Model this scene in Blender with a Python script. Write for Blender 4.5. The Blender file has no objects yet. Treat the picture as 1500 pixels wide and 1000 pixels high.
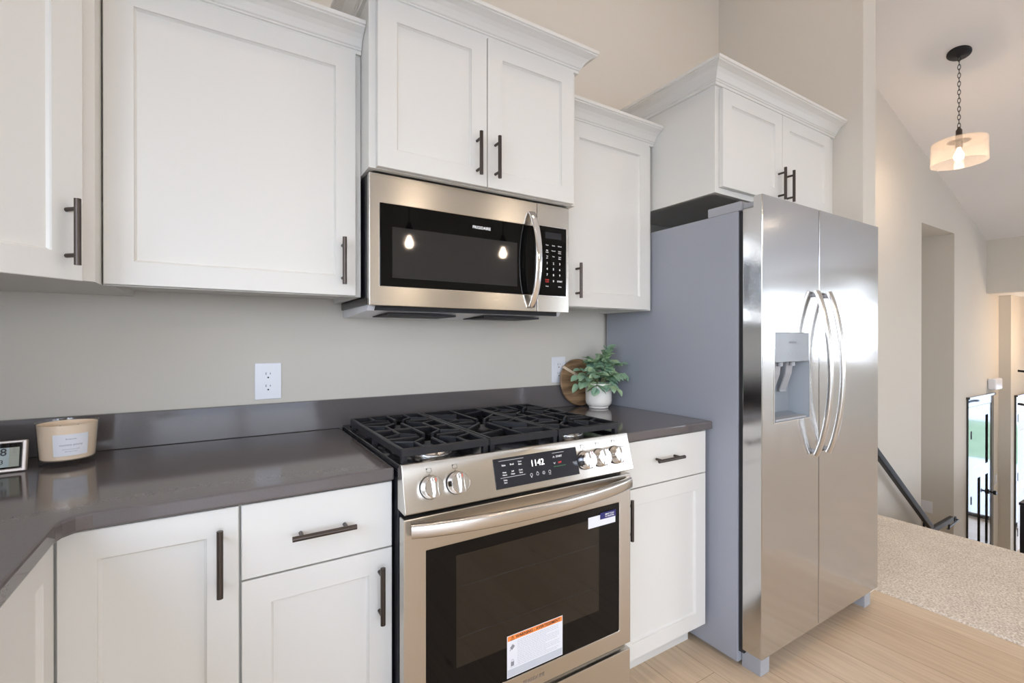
import bpy, bmesh, math, random
from mathutils import Vector, Matrix
random.seed(7)
S = bpy.context.scene
COL = S.collection
PI = math.pi

# ------------------------------------------------------------------ camera
cam_d = bpy.data.cameras.new('camera'); cam = bpy.data.objects.new('camera', cam_d); COL.objects.link(cam)
cam_d.sensor_width = 36.0; cam_d.lens = 686.27 / 1500 * 36
cam_d.shift_y = -(500 - 499.0) / 1500
cam_d.clip_start = 0.02; cam_d.clip_end = 300
cam.location = (0, -1.7802, 1.2328)
cam.rotation_euler = (math.radians(90 - 0.149), 0, math.radians(-31.82))
S.camera = cam

# ------------------------------------------------------------------ world, exposure
S.view_settings.view_transform = 'Standard'; S.view_settings.look = 'None'
S.view_settings.gamma = 1; S.view_settings.use_curve_mapping = False
S.view_settings.exposure = 0.13
S.render.film_transparent = False
S.cycles.use_denoising = True
S.cycles.max_bounces = 10; S.cycles.diffuse_bounces = 6; S.cycles.glossy_bounces = 5
S.cycles.transmission_bounces = 6; S.cycles.transparent_max_bounces = 12
S.cycles.sample_clamp_indirect = 6
W = bpy.data.worlds.new('sky'); S.world = W; W.use_nodes = True
wn = W.node_tree.nodes; wl = W.node_tree.links; wn.clear()
wo = wn.new('ShaderNodeOutputWorld'); wb = wn.new('ShaderNodeBackground')
tc = wn.new('ShaderNodeTexCoord'); sx = wn.new('ShaderNodeSeparateXYZ'); rmp = wn.new('ShaderNodeValToRGB')
rmp.color_ramp.elements[0].position = 0.45; rmp.color_ramp.elements[0].color = (0.84, 0.885, 0.935, 1)
rmp.color_ramp.elements[1].position = 1.0; rmp.color_ramp.elements[1].color = (0.42, 0.60, 1.0, 1)
mth = wn.new('ShaderNodeMath'); mth.operation = 'MULTIPLY_ADD'; mth.inputs[1].default_value = 0.5; mth.inputs[2].default_value = 0.5
wl.new(tc.outputs['Generated'], sx.inputs[0]); wl.new(sx.outputs['Z'], mth.inputs[0]); wl.new(mth.outputs[0], rmp.inputs[0])
wl.new(rmp.outputs[0], wb.inputs[0]); wb.inputs[1].default_value = 9.0; wl.new(wb.outputs[0], wo.inputs[0])

def portal(name, loc, rot, sx_, sy_):
    l = bpy.data.lights.new(name, 'AREA'); l.shape = 'RECTANGLE'; l.size = sx_; l.size_y = sy_
    l.cycles.is_portal = True
    o = bpy.data.objects.new(name, l); o.location = loc; o.rotation_euler = rot; COL.objects.link(o)
# window openings: (y range / x range, z range)
portal('daylight_patio', (0.25, -6.25, 1.15), (math.radians(90), 0, 0), 2.2, 2.1)
portal('daylight_added_rear', (6.85, -6.25, 1.15), (math.radians(90), 0, 0), 2.3, 2.1)  # portal of the added rear window
portal('daylight_sink', (-0.93, -2.2, 1.61), (0, math.radians(-90), 0), 1.14, 2.0)
portal('daylight_added_left', (-0.93, -4.8, 1.10), (0, math.radians(-90), 0), 2.1, 2.2)  # portal of the added patio door on the left wall
portal('daylight_living', (8.28, -4.4, 1.5), (0, math.radians(90), 0), 1.15, 2.8)
portal('daylight_entry', (9.68, -0.60, -0.4), (0, math.radians(90), 0), 2.0, 0.86)

def kelvin_spot(name, loc, power, color, size=0.06, angle=130, blend=0.6, rot=(0, 0, 0)):
    l = bpy.data.lights.new(name, 'SPOT'); l.energy = power; l.color = color; l.shadow_soft_size = size
    l.spot_size = math.radians(angle); l.spot_blend = blend
    o = bpy.data.objects.new(name, l); o.location = loc; o.rotation_euler = rot; COL.objects.link(o)
WARM = (1.0, 0.74, 0.55)

# ------------------------------------------------------------------ materials
def mat(name, col, rough=0.5, metal=0.0, spec=0.5, coat=0.0, coat_r=0.05, emis=None, es=1.0, ior=None, trans=0.0):
    m = bpy.data.materials.new(name); m.use_nodes = True
    b = m.node_tree.nodes['Principled BSDF']
    b.inputs['Base Color'].default_value = (*col, 1); b.inputs['Roughness'].default_value = rough
    b.inputs['Metallic'].default_value = metal; b.inputs['Specular IOR Level'].default_value = spec
    b.inputs['Coat Weight'].default_value = coat; b.inputs['Coat Roughness'].default_value = coat_r
    b.inputs['Transmission Weight'].default_value = trans
    if ior: b.inputs['IOR'].default_value = ior
    if emis:
        b.inputs['Emission Color'].default_value = (*emis, 1); b.inputs['Emission Strength'].default_value = es
    return m
def nodes(m): return m.node_tree.nodes, m.node_tree.links, m.node_tree.nodes['Principled BSDF']
def vary(m, scale, amount, detail=3, stretch=(1, 1, 1), bump=0.0, bscale=None, rough=0.0):
    """slight procedural variation of colour plus bump"""
    n, l, b = nodes(m)
    t = n.new('ShaderNodeTexCoord'); mp = n.new('ShaderNodeMapping'); mp.inputs['Scale'].default_value = stretch
    l.new(t.outputs['Object'], mp.inputs[0])
    nz = n.new('ShaderNodeTexNoise'); nz.inputs['Scale'].default_value = scale; nz.inputs['Detail'].default_value = detail
    l.new(mp.outputs[0], nz.inputs[0])
    c = b.inputs['Base Color'].default_value[:3]
    mx = n.new('ShaderNodeMix'); mx.data_type = 'RGBA'
    mx.inputs['A'].default_value = (*[max(0, x * (1 - amount)) for x in c], 1)
    mx.inputs['B'].default_value = (*[min(1, x * (1 + amount)) for x in c], 1)
    l.new(nz.outputs[0], mx.inputs['Factor']); l.new(mx.outputs['Result'], b.inputs['Base Color'])
    if bump:
        nb = n.new('ShaderNodeTexNoise'); nb.inputs['Scale'].default_value = bscale or scale; nb.inputs['Detail'].default_value = 4
        l.new(mp.outputs[0], nb.inputs[0])
        bp = n.new('ShaderNodeBump'); bp.inputs['Strength'].default_value = bump; bp.inputs['Distance'].default_value = 0.002
        l.new(nb.outputs[0], bp.inputs['Height']); l.new(bp.outputs[0], b.inputs['Normal'])
    return m

M = {}
M['cab'] = vary(mat('white_cabinet_paint', (0.72, 0.71, 0.665), 0.38), 2.0, 0.006)
M['wall'] = vary(mat('greige_wall_paint', (0.645, 0.61, 0.54), 0.85, spec=0.3), 3, 0.01, bump=0.15, bscale=220)
M['ceil'] = vary(mat('white_ceiling_paint', (0.78, 0.765, 0.745), 0.9, spec=0.2), 3, 0.01, bump=0.15, bscale=150)
M['trim'] = mat('white_trim_paint', (0.80, 0.80, 0.79), 0.4)
M['quartz'] = vary(mat('dark_taupe_quartz', (0.128, 0.114, 0.111), 0.10, spec=0.5), 300, 0.10, detail=2)
M['bronze'] = mat('dark_bronze_metal', (0.085, 0.070, 0.062), 0.34, metal=0.85)
M['black_metal'] = mat('black_metal', (0.008, 0.009, 0.013), 0.36, spec=0.35)
M['black_body'] = mat('black_enamel_body', (0.012, 0.013, 0.017), 0.25)
M['cooktop'] = mat('black_cooktop_enamel', (0.010, 0.011, 0.014), 0.12)
M['iron'] = vary(mat('cast_iron', (0.009, 0.010, 0.013), 0.40, spec=0.45), 90, 0.25, bump=0.25, bscale=400)
M['glass_black'] = mat('black_glass', (0.003, 0.003, 0.003), 0.03, spec=0.25)
M['oven_pane'] = mat('tinted_oven_glass', (0.014, 0.011, 0.007), 0.05, spec=0.5)
M['mw_pane'] = mat('tinted_microwave_glass', (0.026, 0.025, 0.024), 0.04, spec=0.45)
M['panel_dark'] = mat('charcoal_display_glass', (0.020, 0.021, 0.026), 0.12, spec=0.5)
M['chrome'] = mat('polished_chrome', (0.90, 0.89, 0.88), 0.12, metal=1.0)
M['alu'] = mat('burner_aluminium', (0.75, 0.72, 0.68), 0.25, metal=1.0)
M['fr_side'] = vary(mat('grey_textured_steel_paint', (0.33, 0.345, 0.385), 0.42, spec=0.5), 4, 0.01, bump=0.25, bscale=700)
M['grey_plastic'] = mat('grey_plastic', (0.36, 0.37, 0.39), 0.4)
M['disp'] = mat('dispenser_grey', (0.27, 0.30, 0.33), 0.35)
M['dark_gap'] = mat('dark_seal', (0.02, 0.02, 0.022), 0.7)
M['white_plastic'] = mat('white_plastic', (0.80, 0.81, 0.84), 0.25)
M['slot'] = mat('dark_slot', (0.02, 0.02, 0.02), 0.6)
M['paper'] = mat('white_paper_label', (0.80, 0.81, 0.84), 0.6)
M['ink'] = mat('grey_ink', (0.25, 0.25, 0.27), 0.7)
M['blackink'] = mat('black_ink', (0.02, 0.02, 0.02), 0.6)
M['orange'] = mat('orange_ink', (0.95, 0.27, 0.05), 0.6)
M['navy'] = mat('navy_ink', (0.02, 0.02, 0.14), 0.5)
M['palegrey'] = mat('pale_grey_ink', (0.55, 0.58, 0.62), 0.6)
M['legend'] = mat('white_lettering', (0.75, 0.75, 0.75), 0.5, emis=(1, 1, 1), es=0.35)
M['digit'] = mat('lit_white_digits', (0.8, 0.8, 0.8), 0.5, emis=(1, 0.97, 0.92), es=1.6)
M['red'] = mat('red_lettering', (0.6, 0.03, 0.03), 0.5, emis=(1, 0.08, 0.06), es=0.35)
M['redmark'] = mat('red_mark', (0.75, 0.10, 0.05), 0.4)
M['green'] = mat('green_line', (0.1, 0.45, 0.15), 0.5)
M['logo_grey'] = mat('grey_logo', (0.30, 0.24, 0.19), 0.4)
M['wax'] = mat('cream_wax', (0.93, 0.75, 0.55), 0.5)
M['ceramic'] = mat('cream_ceramic', (0.90, 0.86, 0.79), 0.35)
M['soil'] = mat('dark_soil', (0.03, 0.022, 0.015), 0.9)
M['wood_dark'] = None
M['lcd'] = mat('lcd_glass', (0.30, 0.36, 0.35), 0.15)
M['lcd2'] = mat('lcd_olive', (0.24, 0.25, 0.17), 0.2)
M['champagne'] = mat('champagne_plastic', (0.62, 0.55, 0.50), 0.3, metal=0.3)
M['gloss_black'] = mat('black_gloss_paint', (0.008, 0.008, 0.010), 0.09, spec=0.8, coat=0.5)
M['bulb'] = mat('lit_bulb', (1, 0.9, 0.8), 0.4, emis=(1.0, 0.82, 0.62), es=14)
M['bulb2'] = mat('bright_bulb', (1, 0.9, 0.8), 0.4, emis=(1.0, 0.80, 0.60), es=160)
M['lens'] = mat('fill_downlight_lens', (1, 0.95, 0.9), 0.4, emis=(1.0, 0.80, 0.60), es=12)  # glowing lens of the added downlights
M['stem'] = mat('plant_stem', (0.20, 0.22, 0.09), 0.6)

def steel(name, col, rough, aniso, wavy=0.0, rot=0.0):
    m = mat(name, col, rough, metal=1.0)
    n, l, b = nodes(m)
    b.inputs['Anisotropic'].default_value = aniso
    b.inputs['Anisotropic Rotation'].default_value = rot
    t = n.new('ShaderNodeTangent'); t.direction_type = 'RADIAL'; t.axis = 'Z'
    l.new(t.outputs[0], b.inputs['Tangent'])
    tc_ = n.new('ShaderNodeTexCoord'); mp = n.new('ShaderNodeMapping'); mp.inputs['Scale'].default_value = (3, 3, 900)
    l.new(tc_.outputs['Object'], mp.inputs[0])
    nz = n.new('ShaderNodeTexNoise'); nz.inputs['Scale'].default_value = 1.0; nz.inputs['Detail'].default_value = 2
    l.new(mp.outputs[0], nz.inputs[0])
    bp = n.new('ShaderNodeBump'); bp.inputs['Strength'].default_value = 0.03; bp.inputs['Distance'].default_value = 0.0005
    l.new(nz.outputs[0], bp.inputs['Height'])
    last = bp
    if wavy:
        mp2 = n.new('ShaderNodeMapping'); mp2.inputs['Scale'].default_value = (0.8, 0.8, 3.5)
        l.new(tc_.outputs['Object'], mp2.inputs[0])
        n2 = n.new('ShaderNodeTexNoise'); n2.inputs['Scale'].default_value = 1.3; n2.inputs['Detail'].default_value = 1
        l.new(mp2.outputs[0], n2.inputs[0])
        b2 = n.new('ShaderNodeBump'); b2.inputs['Strength'].default_value = 1.0; b2.inputs['Distance'].default_value = wavy
        l.new(n2.outputs[0], b2.inputs['Height']); l.new(bp.outputs[0], b2.inputs['Normal']); last = b2
    l.new(last.outputs[0], b.inputs['Normal'])
    return m
M['steel'] = steel('brushed_stainless_steel', (0.64, 0.61, 0.56), 0.26, 0.75, rot=0.25)
M['steel_fr'] = steel('brushed_refrigerator_steel', (0.60, 0.60, 0.60), 0.14, 0.3, wavy=0.004, rot=0.25)
M['steel_smooth'] = mat('satin_steel', (0.70, 0.67, 0.63), 0.22, metal=1.0)

def thin_glass(name, tint=(1, 1, 1), refl=0.5, rough=0.02, seeded=False, opaque=0.0):
    m = bpy.data.materials.new(name); m.use_nodes = True
    n = m.node_tree.nodes; l = m.node_tree.links; n.clear()
    out = n.new('ShaderNodeOutputMaterial'); tr = n.new('ShaderNodeBsdfTransparent'); gl = n.new('ShaderNodeBsdfGlossy')
    tr.inputs[0].default_value = (*tint, 1); gl.inputs['Roughness'].default_value = rough
    lw = n.new('ShaderNodeLayerWeight'); lw.inputs[0].default_value = 0.5
    pw = n.new('ShaderNodeMath'); pw.operation = 'POWER'; pw.inputs[1].default_value = 5; l.new(lw.outputs['Facing'], pw.inputs[0])
    fr = n.new('ShaderNodeMath'); fr.operation = 'MULTIPLY_ADD'; fr.inputs[1].default_value = 0.8; fr.inputs[2].default_value = 0.04; l.new(pw.outputs[0], fr.inputs[0])
    mx = n.new('ShaderNodeMixShader'); l.new(fr.outputs[0], mx.inputs[0]); l.new(tr.outputs[0], mx.inputs[1]); l.new(gl.outputs[0], mx.inputs[2])
    last = mx
    if opaque:
        df = n.new('ShaderNodeBsdfTranslucent'); df.inputs[0].default_value = (1, 0.93, 0.86, 1)
        d2 = n.new('ShaderNodeBsdfDiffuse'); d2.inputs[0].default_value = (0.95, 0.88, 0.82, 1)
        ad = n.new('ShaderNodeMixShader'); ad.inputs[0].default_value = 0.5
        l.new(df.outputs[0], ad.inputs[1]); l.new(d2.outputs[0], ad.inputs[2])
        m2 = n.new('ShaderNodeMixShader')
        if seeded:
            tcg = n.new('ShaderNodeTexCoord'); vo = n.new('ShaderNodeTexVoronoi'); vo.inputs['Scale'].default_value = 130
            l.new(tcg.outputs['Object'], vo.inputs[0])
            mr = n.new('ShaderNodeMapRange'); mr.inputs[1].default_value = 0.1; mr.inputs[2].default_value = 0.6
            mr.inputs[3].default_value = min(1, opaque * 1.6); mr.inputs[4].default_value = opaque * 0.6
            l.new(vo.outputs['Distance'], mr.inputs[0]); l.new(mr.outputs[0], m2.inputs[0])
        else: m2.inputs[0].default_value = opaque
        l.new(mx.outputs[0], m2.inputs[1]); l.new(ad.outputs[0], m2.inputs[2]); last = m2
    l.new(last.outputs[0], out.inputs[0]); return m
M['pane'] = thin_glass('window_glass')
M['jar_glass'] = thin_glass('candle_jar_glass', (1, 1, 1))
M['clear_shade'] = thin_glass('clear_shade_glass')
M['seeded'] = thin_glass('seeded_shade_glass', (1, 0.97, 0.93), seeded=True, opaque=0.12)

def wood_floor():
    m = mat('light_oak_planks', (0.55, 0.40, 0.27), 0.42)
    n, l, b = nodes(m)
    t = n.new('ShaderNodeTexCoord')
    br = n.new('ShaderNodeTexBrick'); br.offset = 0.37; br.inputs['Scale'].default_value = 1.0
    br.inputs['Brick Width'].default_value = 1.75; br.inputs['Row Height'].default_value = 0.178
    br.inputs['Mortar Size'].default_value = 0.0011; br.inputs['Mortar Smooth'].default_value = 0.1
    br.inputs['Color1'].default_value = (0.68, 0.535, 0.375, 1); br.inputs['Color2'].default_value = (0.58, 0.43, 0.28, 1)
    br.inputs['Mortar'].default_value = (0.36, 0.25, 0.15, 1); br.inputs['Bias'].default_value = -0.25
    rb = n.new('ShaderNodeMapping'); rb.inputs['Rotation'].default_value = (0, 0, math.radians(90)); rb.inputs['Location'].default_value = (0.4, 0.05, 0)
    l.new(t.outputs['Object'], rb.inputs[0]); l.new(rb.outputs[0], br.inputs[0])
    mp = n.new('ShaderNodeMapping'); mp.inputs['Scale'].default_value = (30, 1.8, 1); l.new(t.outputs['Object'], mp.inputs[0])
    nz = n.new('ShaderNodeTexNoise'); nz.inputs['Scale'].default_value = 2.2; nz.inputs['Detail'].default_value = 7; nz.inputs['Distortion'].default_value = 0.6
    l.new(mp.outputs[0], nz.inputs[0])
    r = n.new('ShaderNodeValToRGB'); r.color_ramp.elements[0].position = 0.32; r.color_ramp.elements[0].color = (0.88, 0.85, 0.82, 1)
    r.color_ramp.elements[1].position = 0.66; r.color_ramp.elements[1].color = (1.05, 1.05, 1.04, 1); l.new(nz.outputs[0], r.inputs[0])
    mx = n.new('ShaderNodeMix'); mx.data_type = 'RGBA'; mx.blend_type = 'MULTIPLY'; mx.inputs['Factor'].default_value = 1.0
    l.new(br.outputs['Color'], mx.inputs['A']); l.new(r.outputs[0], mx.inputs['B'])
    # knots
    mk = n.new('ShaderNodeMapping'); mk.inputs['Scale'].default_value = (4.5, 1.3, 1); l.new(t.outputs['Object'], mk.inputs[0])
    vo = n.new('ShaderNodeTexVoronoi'); vo.inputs['Scale'].default_value = 1.3; l.new(mk.outputs[0], vo.inputs[0])
    rk = n.new('ShaderNodeValToRGB'); rk.color_ramp.elements[0].position = 0.015; rk.color_ramp.elements[0].color = (0.45, 0.36, 0.30, 1)
    rk.color_ramp.elements[1].position = 0.075; rk.color_ramp.elements[1].color = (1, 1, 1, 1); l.new(vo.outputs['Distance'], rk.inputs[0])
    m3 = n.new('ShaderNodeMix'); m3.data_type = 'RGBA'; m3.blend_type = 'MULTIPLY'; m3.inputs['Factor'].default_value = 1.0
    l.new(mx.outputs['Result'], m3.inputs['A']); l.new(rk.outputs[0], m3.inputs['B'])
    l.new(m3.outputs['Result'], b.inputs['Base Color'])
    bp = n.new('ShaderNodeBump'); bp.inputs['Strength'].default_value = 0.15; bp.inputs['Distance'].default_value = 0.001
    l.new(nz.outputs[0], bp.inputs['Height']); l.new(bp.outputs[0], b.inputs['Normal'])
    return m
M['floor'] = wood_floor()
def carpet_mat():
    m = mat('beige_carpet', (0.56, 0.48, 0.38), 1.0, spec=0.05)
    n, l, b = nodes(m)
    t = n.new('ShaderNodeTexCoord')
    nz = n.new('ShaderNodeTexNoise'); nz.inputs['Scale'].default_value = 130; nz.inputs['Detail'].default_value = 5; l.new(t.outputs['Object'], nz.inputs[0])
    n2 = n.new('ShaderNodeTexNoise'); n2.inputs['Scale'].default_value = 5; n2.inputs['Detail'].default_value = 3; l.new(t.outputs['Object'], n2.inputs[0])
    r = n.new('ShaderNodeValToRGB'); r.color_ramp.elements[0].position = 0.32; r.color_ramp.elements[0].color = (0.54, 0.45, 0.35, 1)
    r.color_ramp.elements[1].position = 0.66; r.color_ramp.elements[1].color = (0.95, 0.87, 0.76, 1); l.new(nz.outputs[0], r.inputs[0])
    r2 = n.new('ShaderNodeValToRGB'); r2.color_ramp.elements[0].color = (0.82, 0.82, 0.82, 1); r2.color_ramp.elements[1].color = (1.1, 1.1, 1.1, 1); l.new(n2.outputs[0], r2.inputs[0])
    mx = n.new('ShaderNodeMix'); mx.data_type = 'RGBA'; mx.blend_type = 'MULTIPLY'; mx.inputs['Factor'].default_value = 1
    l.new(r.outputs[0], mx.inputs['A']); l.new(r2.outputs[0], mx.inputs['B']); l.new(mx.outputs['Result'], b.inputs['Base Color'])
    bp = n.new('ShaderNodeBump'); bp.inputs['Strength'].default_value = 0.9; bp.inputs['Distance'].default_value = 0.004
    l.new(nz.outputs[0], bp.inputs['Height']); l.new(bp.outputs[0], b.inputs['Normal'])
    return m
M['carpet'] = carpet_mat()
def board_mat():
    m = mat('acacia_wood', (0.20, 0.11, 0.055), 0.45)
    n, l, b = nodes(m)
    t = n.new('ShaderNodeTexCoord'); mp = n.new('ShaderNodeMapping'); mp.inputs['Rotation'].default_value = (0, math.radians(-28), 0); mp.inputs['Scale'].default_value = (6, 1, 45)
    l.new(t.outputs['Object'], mp.inputs[0])
    nz = n.new('ShaderNodeTexNoise'); nz.inputs['Scale'].default_value = 1; nz.inputs['Detail'].default_value = 5; nz.inputs['Distortion'].default_value = 0.8; l.new(mp.outputs[0], nz.inputs[0])
    r = n.new('ShaderNodeValToRGB'); r.color_ramp.elements[0].position = 0.3; r.color_ramp.elements[0].color = (0.085, 0.043, 0.022, 1)
    r.color_ramp.elements[1].position = 0.72; r.color_ramp.elements[1].color = (0.40, 0.25, 0.13, 1); l.new(nz.outputs[0], r.inputs[0]); l.new(r.outputs[0], b.inputs['Base Color'])
    return m
M['wood_dark'] = board_mat()
M['wood_pale'] = vary(mat('pale_maple', (0.74, 0.60, 0.44), 0.45), 30, 0.08)
def leaf_mat():
    m = mat('sage_leaf', (0.25, 0.38, 0.22), 0.55, spec=0.3)
    n, l, b = nodes(m)
    t = n.new('ShaderNodeTexCoord'); nz = n.new('ShaderNodeTexNoise'); nz.inputs['Scale'].default_value = 14; nz.inputs['Detail'].default_value = 4
    l.new(t.outputs['Object'], nz.inputs[0])
    r = n.new('ShaderNodeValToRGB'); e = r.color_ramp.elements
    e[0].position = 0.30; e[0].color = (0.17, 0.31, 0.24, 1); e[1].position = 0.70; e[1].color = (0.52, 0.62, 0.34, 1)
    q = e.new(0.5); q.color = (0.32, 0.48, 0.31, 1)
    l.new(nz.outputs[0], r.inputs[0]); l.new(r.outputs[0], b.inputs['Base Color'])
    return m
M['leaf'] = leaf_mat()
M['grass'] = vary(mat('lawn_grass', (0.17, 0.23, 0.11), 0.9), 3, 0.4)

# ------------------------------------------------------------------ mesh helpers
def frame(o, u, v):
    u = Vector(u).normalized(); v = Vector(v).normalized(); w = u.cross(v)
    m = Matrix((u, v, w)).transposed().to_4x4(); m.translation = Vector(o); return m
def FRONT(y): return frame((0, y, 0), (1, 0, 0), (0, 0, 1))       # u = x, v = z, w = towards the room
I4 = Matrix.Identity(4)
def bx(bm, a, b, c, d, e, f, m=I4):
    """box a..b, c..d, e..f in frame m"""
    vs = [bm.verts.new(m @ Vector((x, y, z))) for z in (e, f) for y in (c, d) for x in (a, b)]
    for q in ((0, 2, 3, 1), (4, 5, 7, 6), (0, 1, 5, 4), (2, 6, 7, 3), (0, 4, 6, 2), (1, 3, 7, 5)):
        bm.faces.new([vs[i] for i in q])
def slab_hole(bm, m, u0, u1, v0, v1, holes, w0, w1):
    """slab with rectangular through holes (a list of non-overlapping (u0,u1,v0,v1)), closed mesh, on a shared grid"""
    us = sorted({u0, u1, *[h[0] for h in holes], *[h[1] for h in holes]}); vs = sorted({v0, v1, *[h[2] for h in holes], *[h[3] for h in holes]})
    def solid(i, j):
        if i < 0 or j < 0 or i >= len(us) - 1 or j >= len(vs) - 1: return False
        cu, cv = (us[i] + us[i + 1]) / 2, (vs[j] + vs[j + 1]) / 2
        return not any(h[0] < cu < h[1] and h[2] < cv < h[3] for h in holes)
    cache = {}
    def V(i, j, k):
        if (i, j, k) not in cache: cache[(i, j, k)] = bm.verts.new(m @ Vector((us[i], vs[j], (w0, w1)[k])))
        return cache[(i, j, k)]
    for i in range(len(us) - 1):
        for j in range(len(vs) - 1):
            if not solid(i, j): continue
            bm.faces.new((V(i, j, 1), V(i + 1, j, 1), V(i + 1, j + 1, 1), V(i, j + 1, 1)))
            bm.faces.new((V(i, j, 0), V(i, j + 1, 0), V(i + 1, j + 1, 0), V(i + 1, j, 0)))
            if not solid(i - 1, j): bm.faces.new((V(i, j, 0), V(i, j, 1), V(i, j + 1, 1), V(i, j + 1, 0)))
            if not solid(i + 1, j): bm.faces.new((V(i + 1, j, 0), V(i + 1, j + 1, 0), V(i + 1, j + 1, 1), V(i + 1, j, 1)))
            if not solid(i, j - 1): bm.faces.new((V(i, j, 0), V(i + 1, j, 0), V(i + 1, j, 1), V(i, j, 1)))
            if not solid(i, j + 1): bm.faces.new((V(i, j + 1, 0), V(i, j + 1, 1), V(i + 1, j + 1, 1), V(i + 1, j + 1, 0)))
def cyl(bm, p, q, r, r2=None, n=20, caps=True):
    p, q = Vector(p), Vector(q); d = (q - p).normalized(); r2 = r if r2 is None else r2
    a = d.orthogonal().normalized(); b = d.cross(a)
    A = [bm.verts.new(p + (a * math.cos(t) + b * math.sin(t)) * r) for t in [2 * PI * i / n for i in range(n)]]
    B = [bm.verts.new(q + (a * math.cos(t) + b * math.sin(t)) * r2) for t in [2 * PI * i / n for i in range(n)]]
    for i in range(n): bm.faces.new((A[i], A[(i + 1) % n], B[(i + 1) % n], B[i]))
    if caps: bm.faces.new(A[::-1]); bm.faces.new(B)
def lathe(bm, prof, c=(0, 0, 0), n=40, m=I4, close=False):
    """prof list of (r, z) revolved round the local z axis"""
    c = Vector(c); rings = []
    for r, z in prof:
        if r < 1e-6: rings.append([bm.verts.new(m @ (c + Vector((0, 0, z))))])
        else: rings.append([bm.verts.new(m @ (c + Vector((r * math.cos(2 * PI * i / n), r * math.sin(2 * PI * i / n), z)))) for i in range(n)])
    pairs = list(zip(rings, rings[1:]))
    if close: pairs.append((rings[-1], rings[0]))
    for A, B in pairs:
        for i in range(n):
            j = (i + 1) % n
            if len(A) == 1 and len(B) == 1: continue
            if len(A) == 1: bm.faces.new((A[0], B[j], B[i]))
            elif len(B) == 1: bm.faces.new((A[i], A[j], B[0]))
            else: bm.faces.new((A[i], A[j], B[j], B[i]))
def sweep(bm, pts, sect, side, closed=False, m=I4, caps=True):
    """sect: (a, b) offsets along 'side' and along side x tangent; pts: 3-D polyline in frame m; mitred"""
    pts = [Vector(p) for p in pts]; side = Vector(side).normalized(); rings = []; n = len(pts)
    for i, p in enumerate(pts):
        if closed: t0 = (p - pts[i - 1]).normalized(); t1 = (pts[(i + 1) % n] - p).normalized()
        else:
            t0 = (p - pts[i - 1]).normalized() if i else (pts[1] - p).normalized()
            t1 = (pts[i + 1] - p).normalized() if i < n - 1 else t0
        t = (t0 + t1).normalized(); nrm = side.cross(t).normalized(); k = 1 / max(0.3, t.dot(t1))
        rings.append([bm.verts.new(m @ (p + side * a + nrm * b * k)) for a, b in sect])
    L = len(sect)
    for i in range(n if closed else n - 1):
        A, B = rings[i], rings[(i + 1) % n]
        for j in range(L): bm.faces.new((A[j], A[(j + 1) % L], B[(j + 1) % L], B[j]))
    if caps and not closed: bm.faces.new(rings[0][::-1]); bm.faces.new(rings[-1])
def tube(bm, pts, r, n=10):
    pts = [Vector(p) for p in pts]; rings = []
    a = (pts[1] - pts[0]).orthogonal().normalized()
    for i, p in enumerate(pts):
        t = (pts[min(i + 1, len(pts) - 1)] - pts[max(i - 1, 0)]).normalized()
        a = (a - t * a.dot(t)).normalized(); b = t.cross(a)
        rr = r[i] if isinstance(r, (list, tuple)) else r
        rings.append([bm.verts.new(p + (a * math.cos(2 * PI * k / n) + b * math.sin(2 * PI * k / n)) * rr) for k in range(n)])
    for A, B in zip(rings, rings[1:]):
        for k in range(n): bm.faces.new((A[k], A[(k + 1) % n], B[(k + 1) % n], B[k]))
    bm.faces.new(rings[0][::-1]); bm.faces.new(rings[-1])
ORG = {}
def root(name, loc, label, cat, group=None):
    o = bpy.data.objects.new(name, None); COL.objects.link(o); o.location = loc; o.empty_display_size = 0.05
    o['label'] = label; o['category'] = cat
    if group: o['group'] = group
    ORG[o.name] = Vector(loc); return o
def obj(name, bm, m, parent=None, bevel=0.0, smooth=False, org=None, segs=2, label=None):
    """link bm (world coordinates) as one mesh object; origin = that of the thing"""
    o3 = ORG[parent.name] if parent is not None else Vector(org or (0, 0, 0))
    bmesh.ops.recalc_face_normals(bm, faces=bm.faces[:])
    bmesh.ops.translate(bm, verts=bm.verts[:], vec=-o3)
    me = bpy.data.meshes.new(name); bm.to_mesh(me); bm.free()
    for x in (m if isinstance(m, (list, tuple)) else [m]): me.materials.append(x)
    if smooth:
        for p in me.polygons: p.use_smooth = True
        me.set_sharp_from_angle(angle=math.radians(35))
    o = bpy.data.objects.new(name, me); COL.objects.link(o)
    if parent is not None:
        o.parent = parent; ORG[o.name] = o3
    else:
        o.location = o3; ORG[o.name] = o3
    if bevel:
        b = o.modifiers.new('edge', 'BEVEL'); b.width = bevel; b.segments = segs; b.limit_method = 'ANGLE'; b.angle_limit = math.radians(40)
        b.harden_normals = False
    if label: o['label'] = label
    return o
def tag(o, label, cat, group=None):
    o['label'] = label; o['category'] = cat
    if group: o['group'] = group
    return o
def struct(name, bm, m, bevel=0.0):
    o = obj(name, bm, m, bevel=bevel); o['kind'] = 'structure'; return o
def box(name, a, b, c, d, e, f, m, parent=None, bevel=0.0, fr=I4, **k):
    bm = bmesh.new(); bx(bm, a, b, c, d, e, f, fr); return obj(name, bm, m, parent, bevel, **k)
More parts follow.
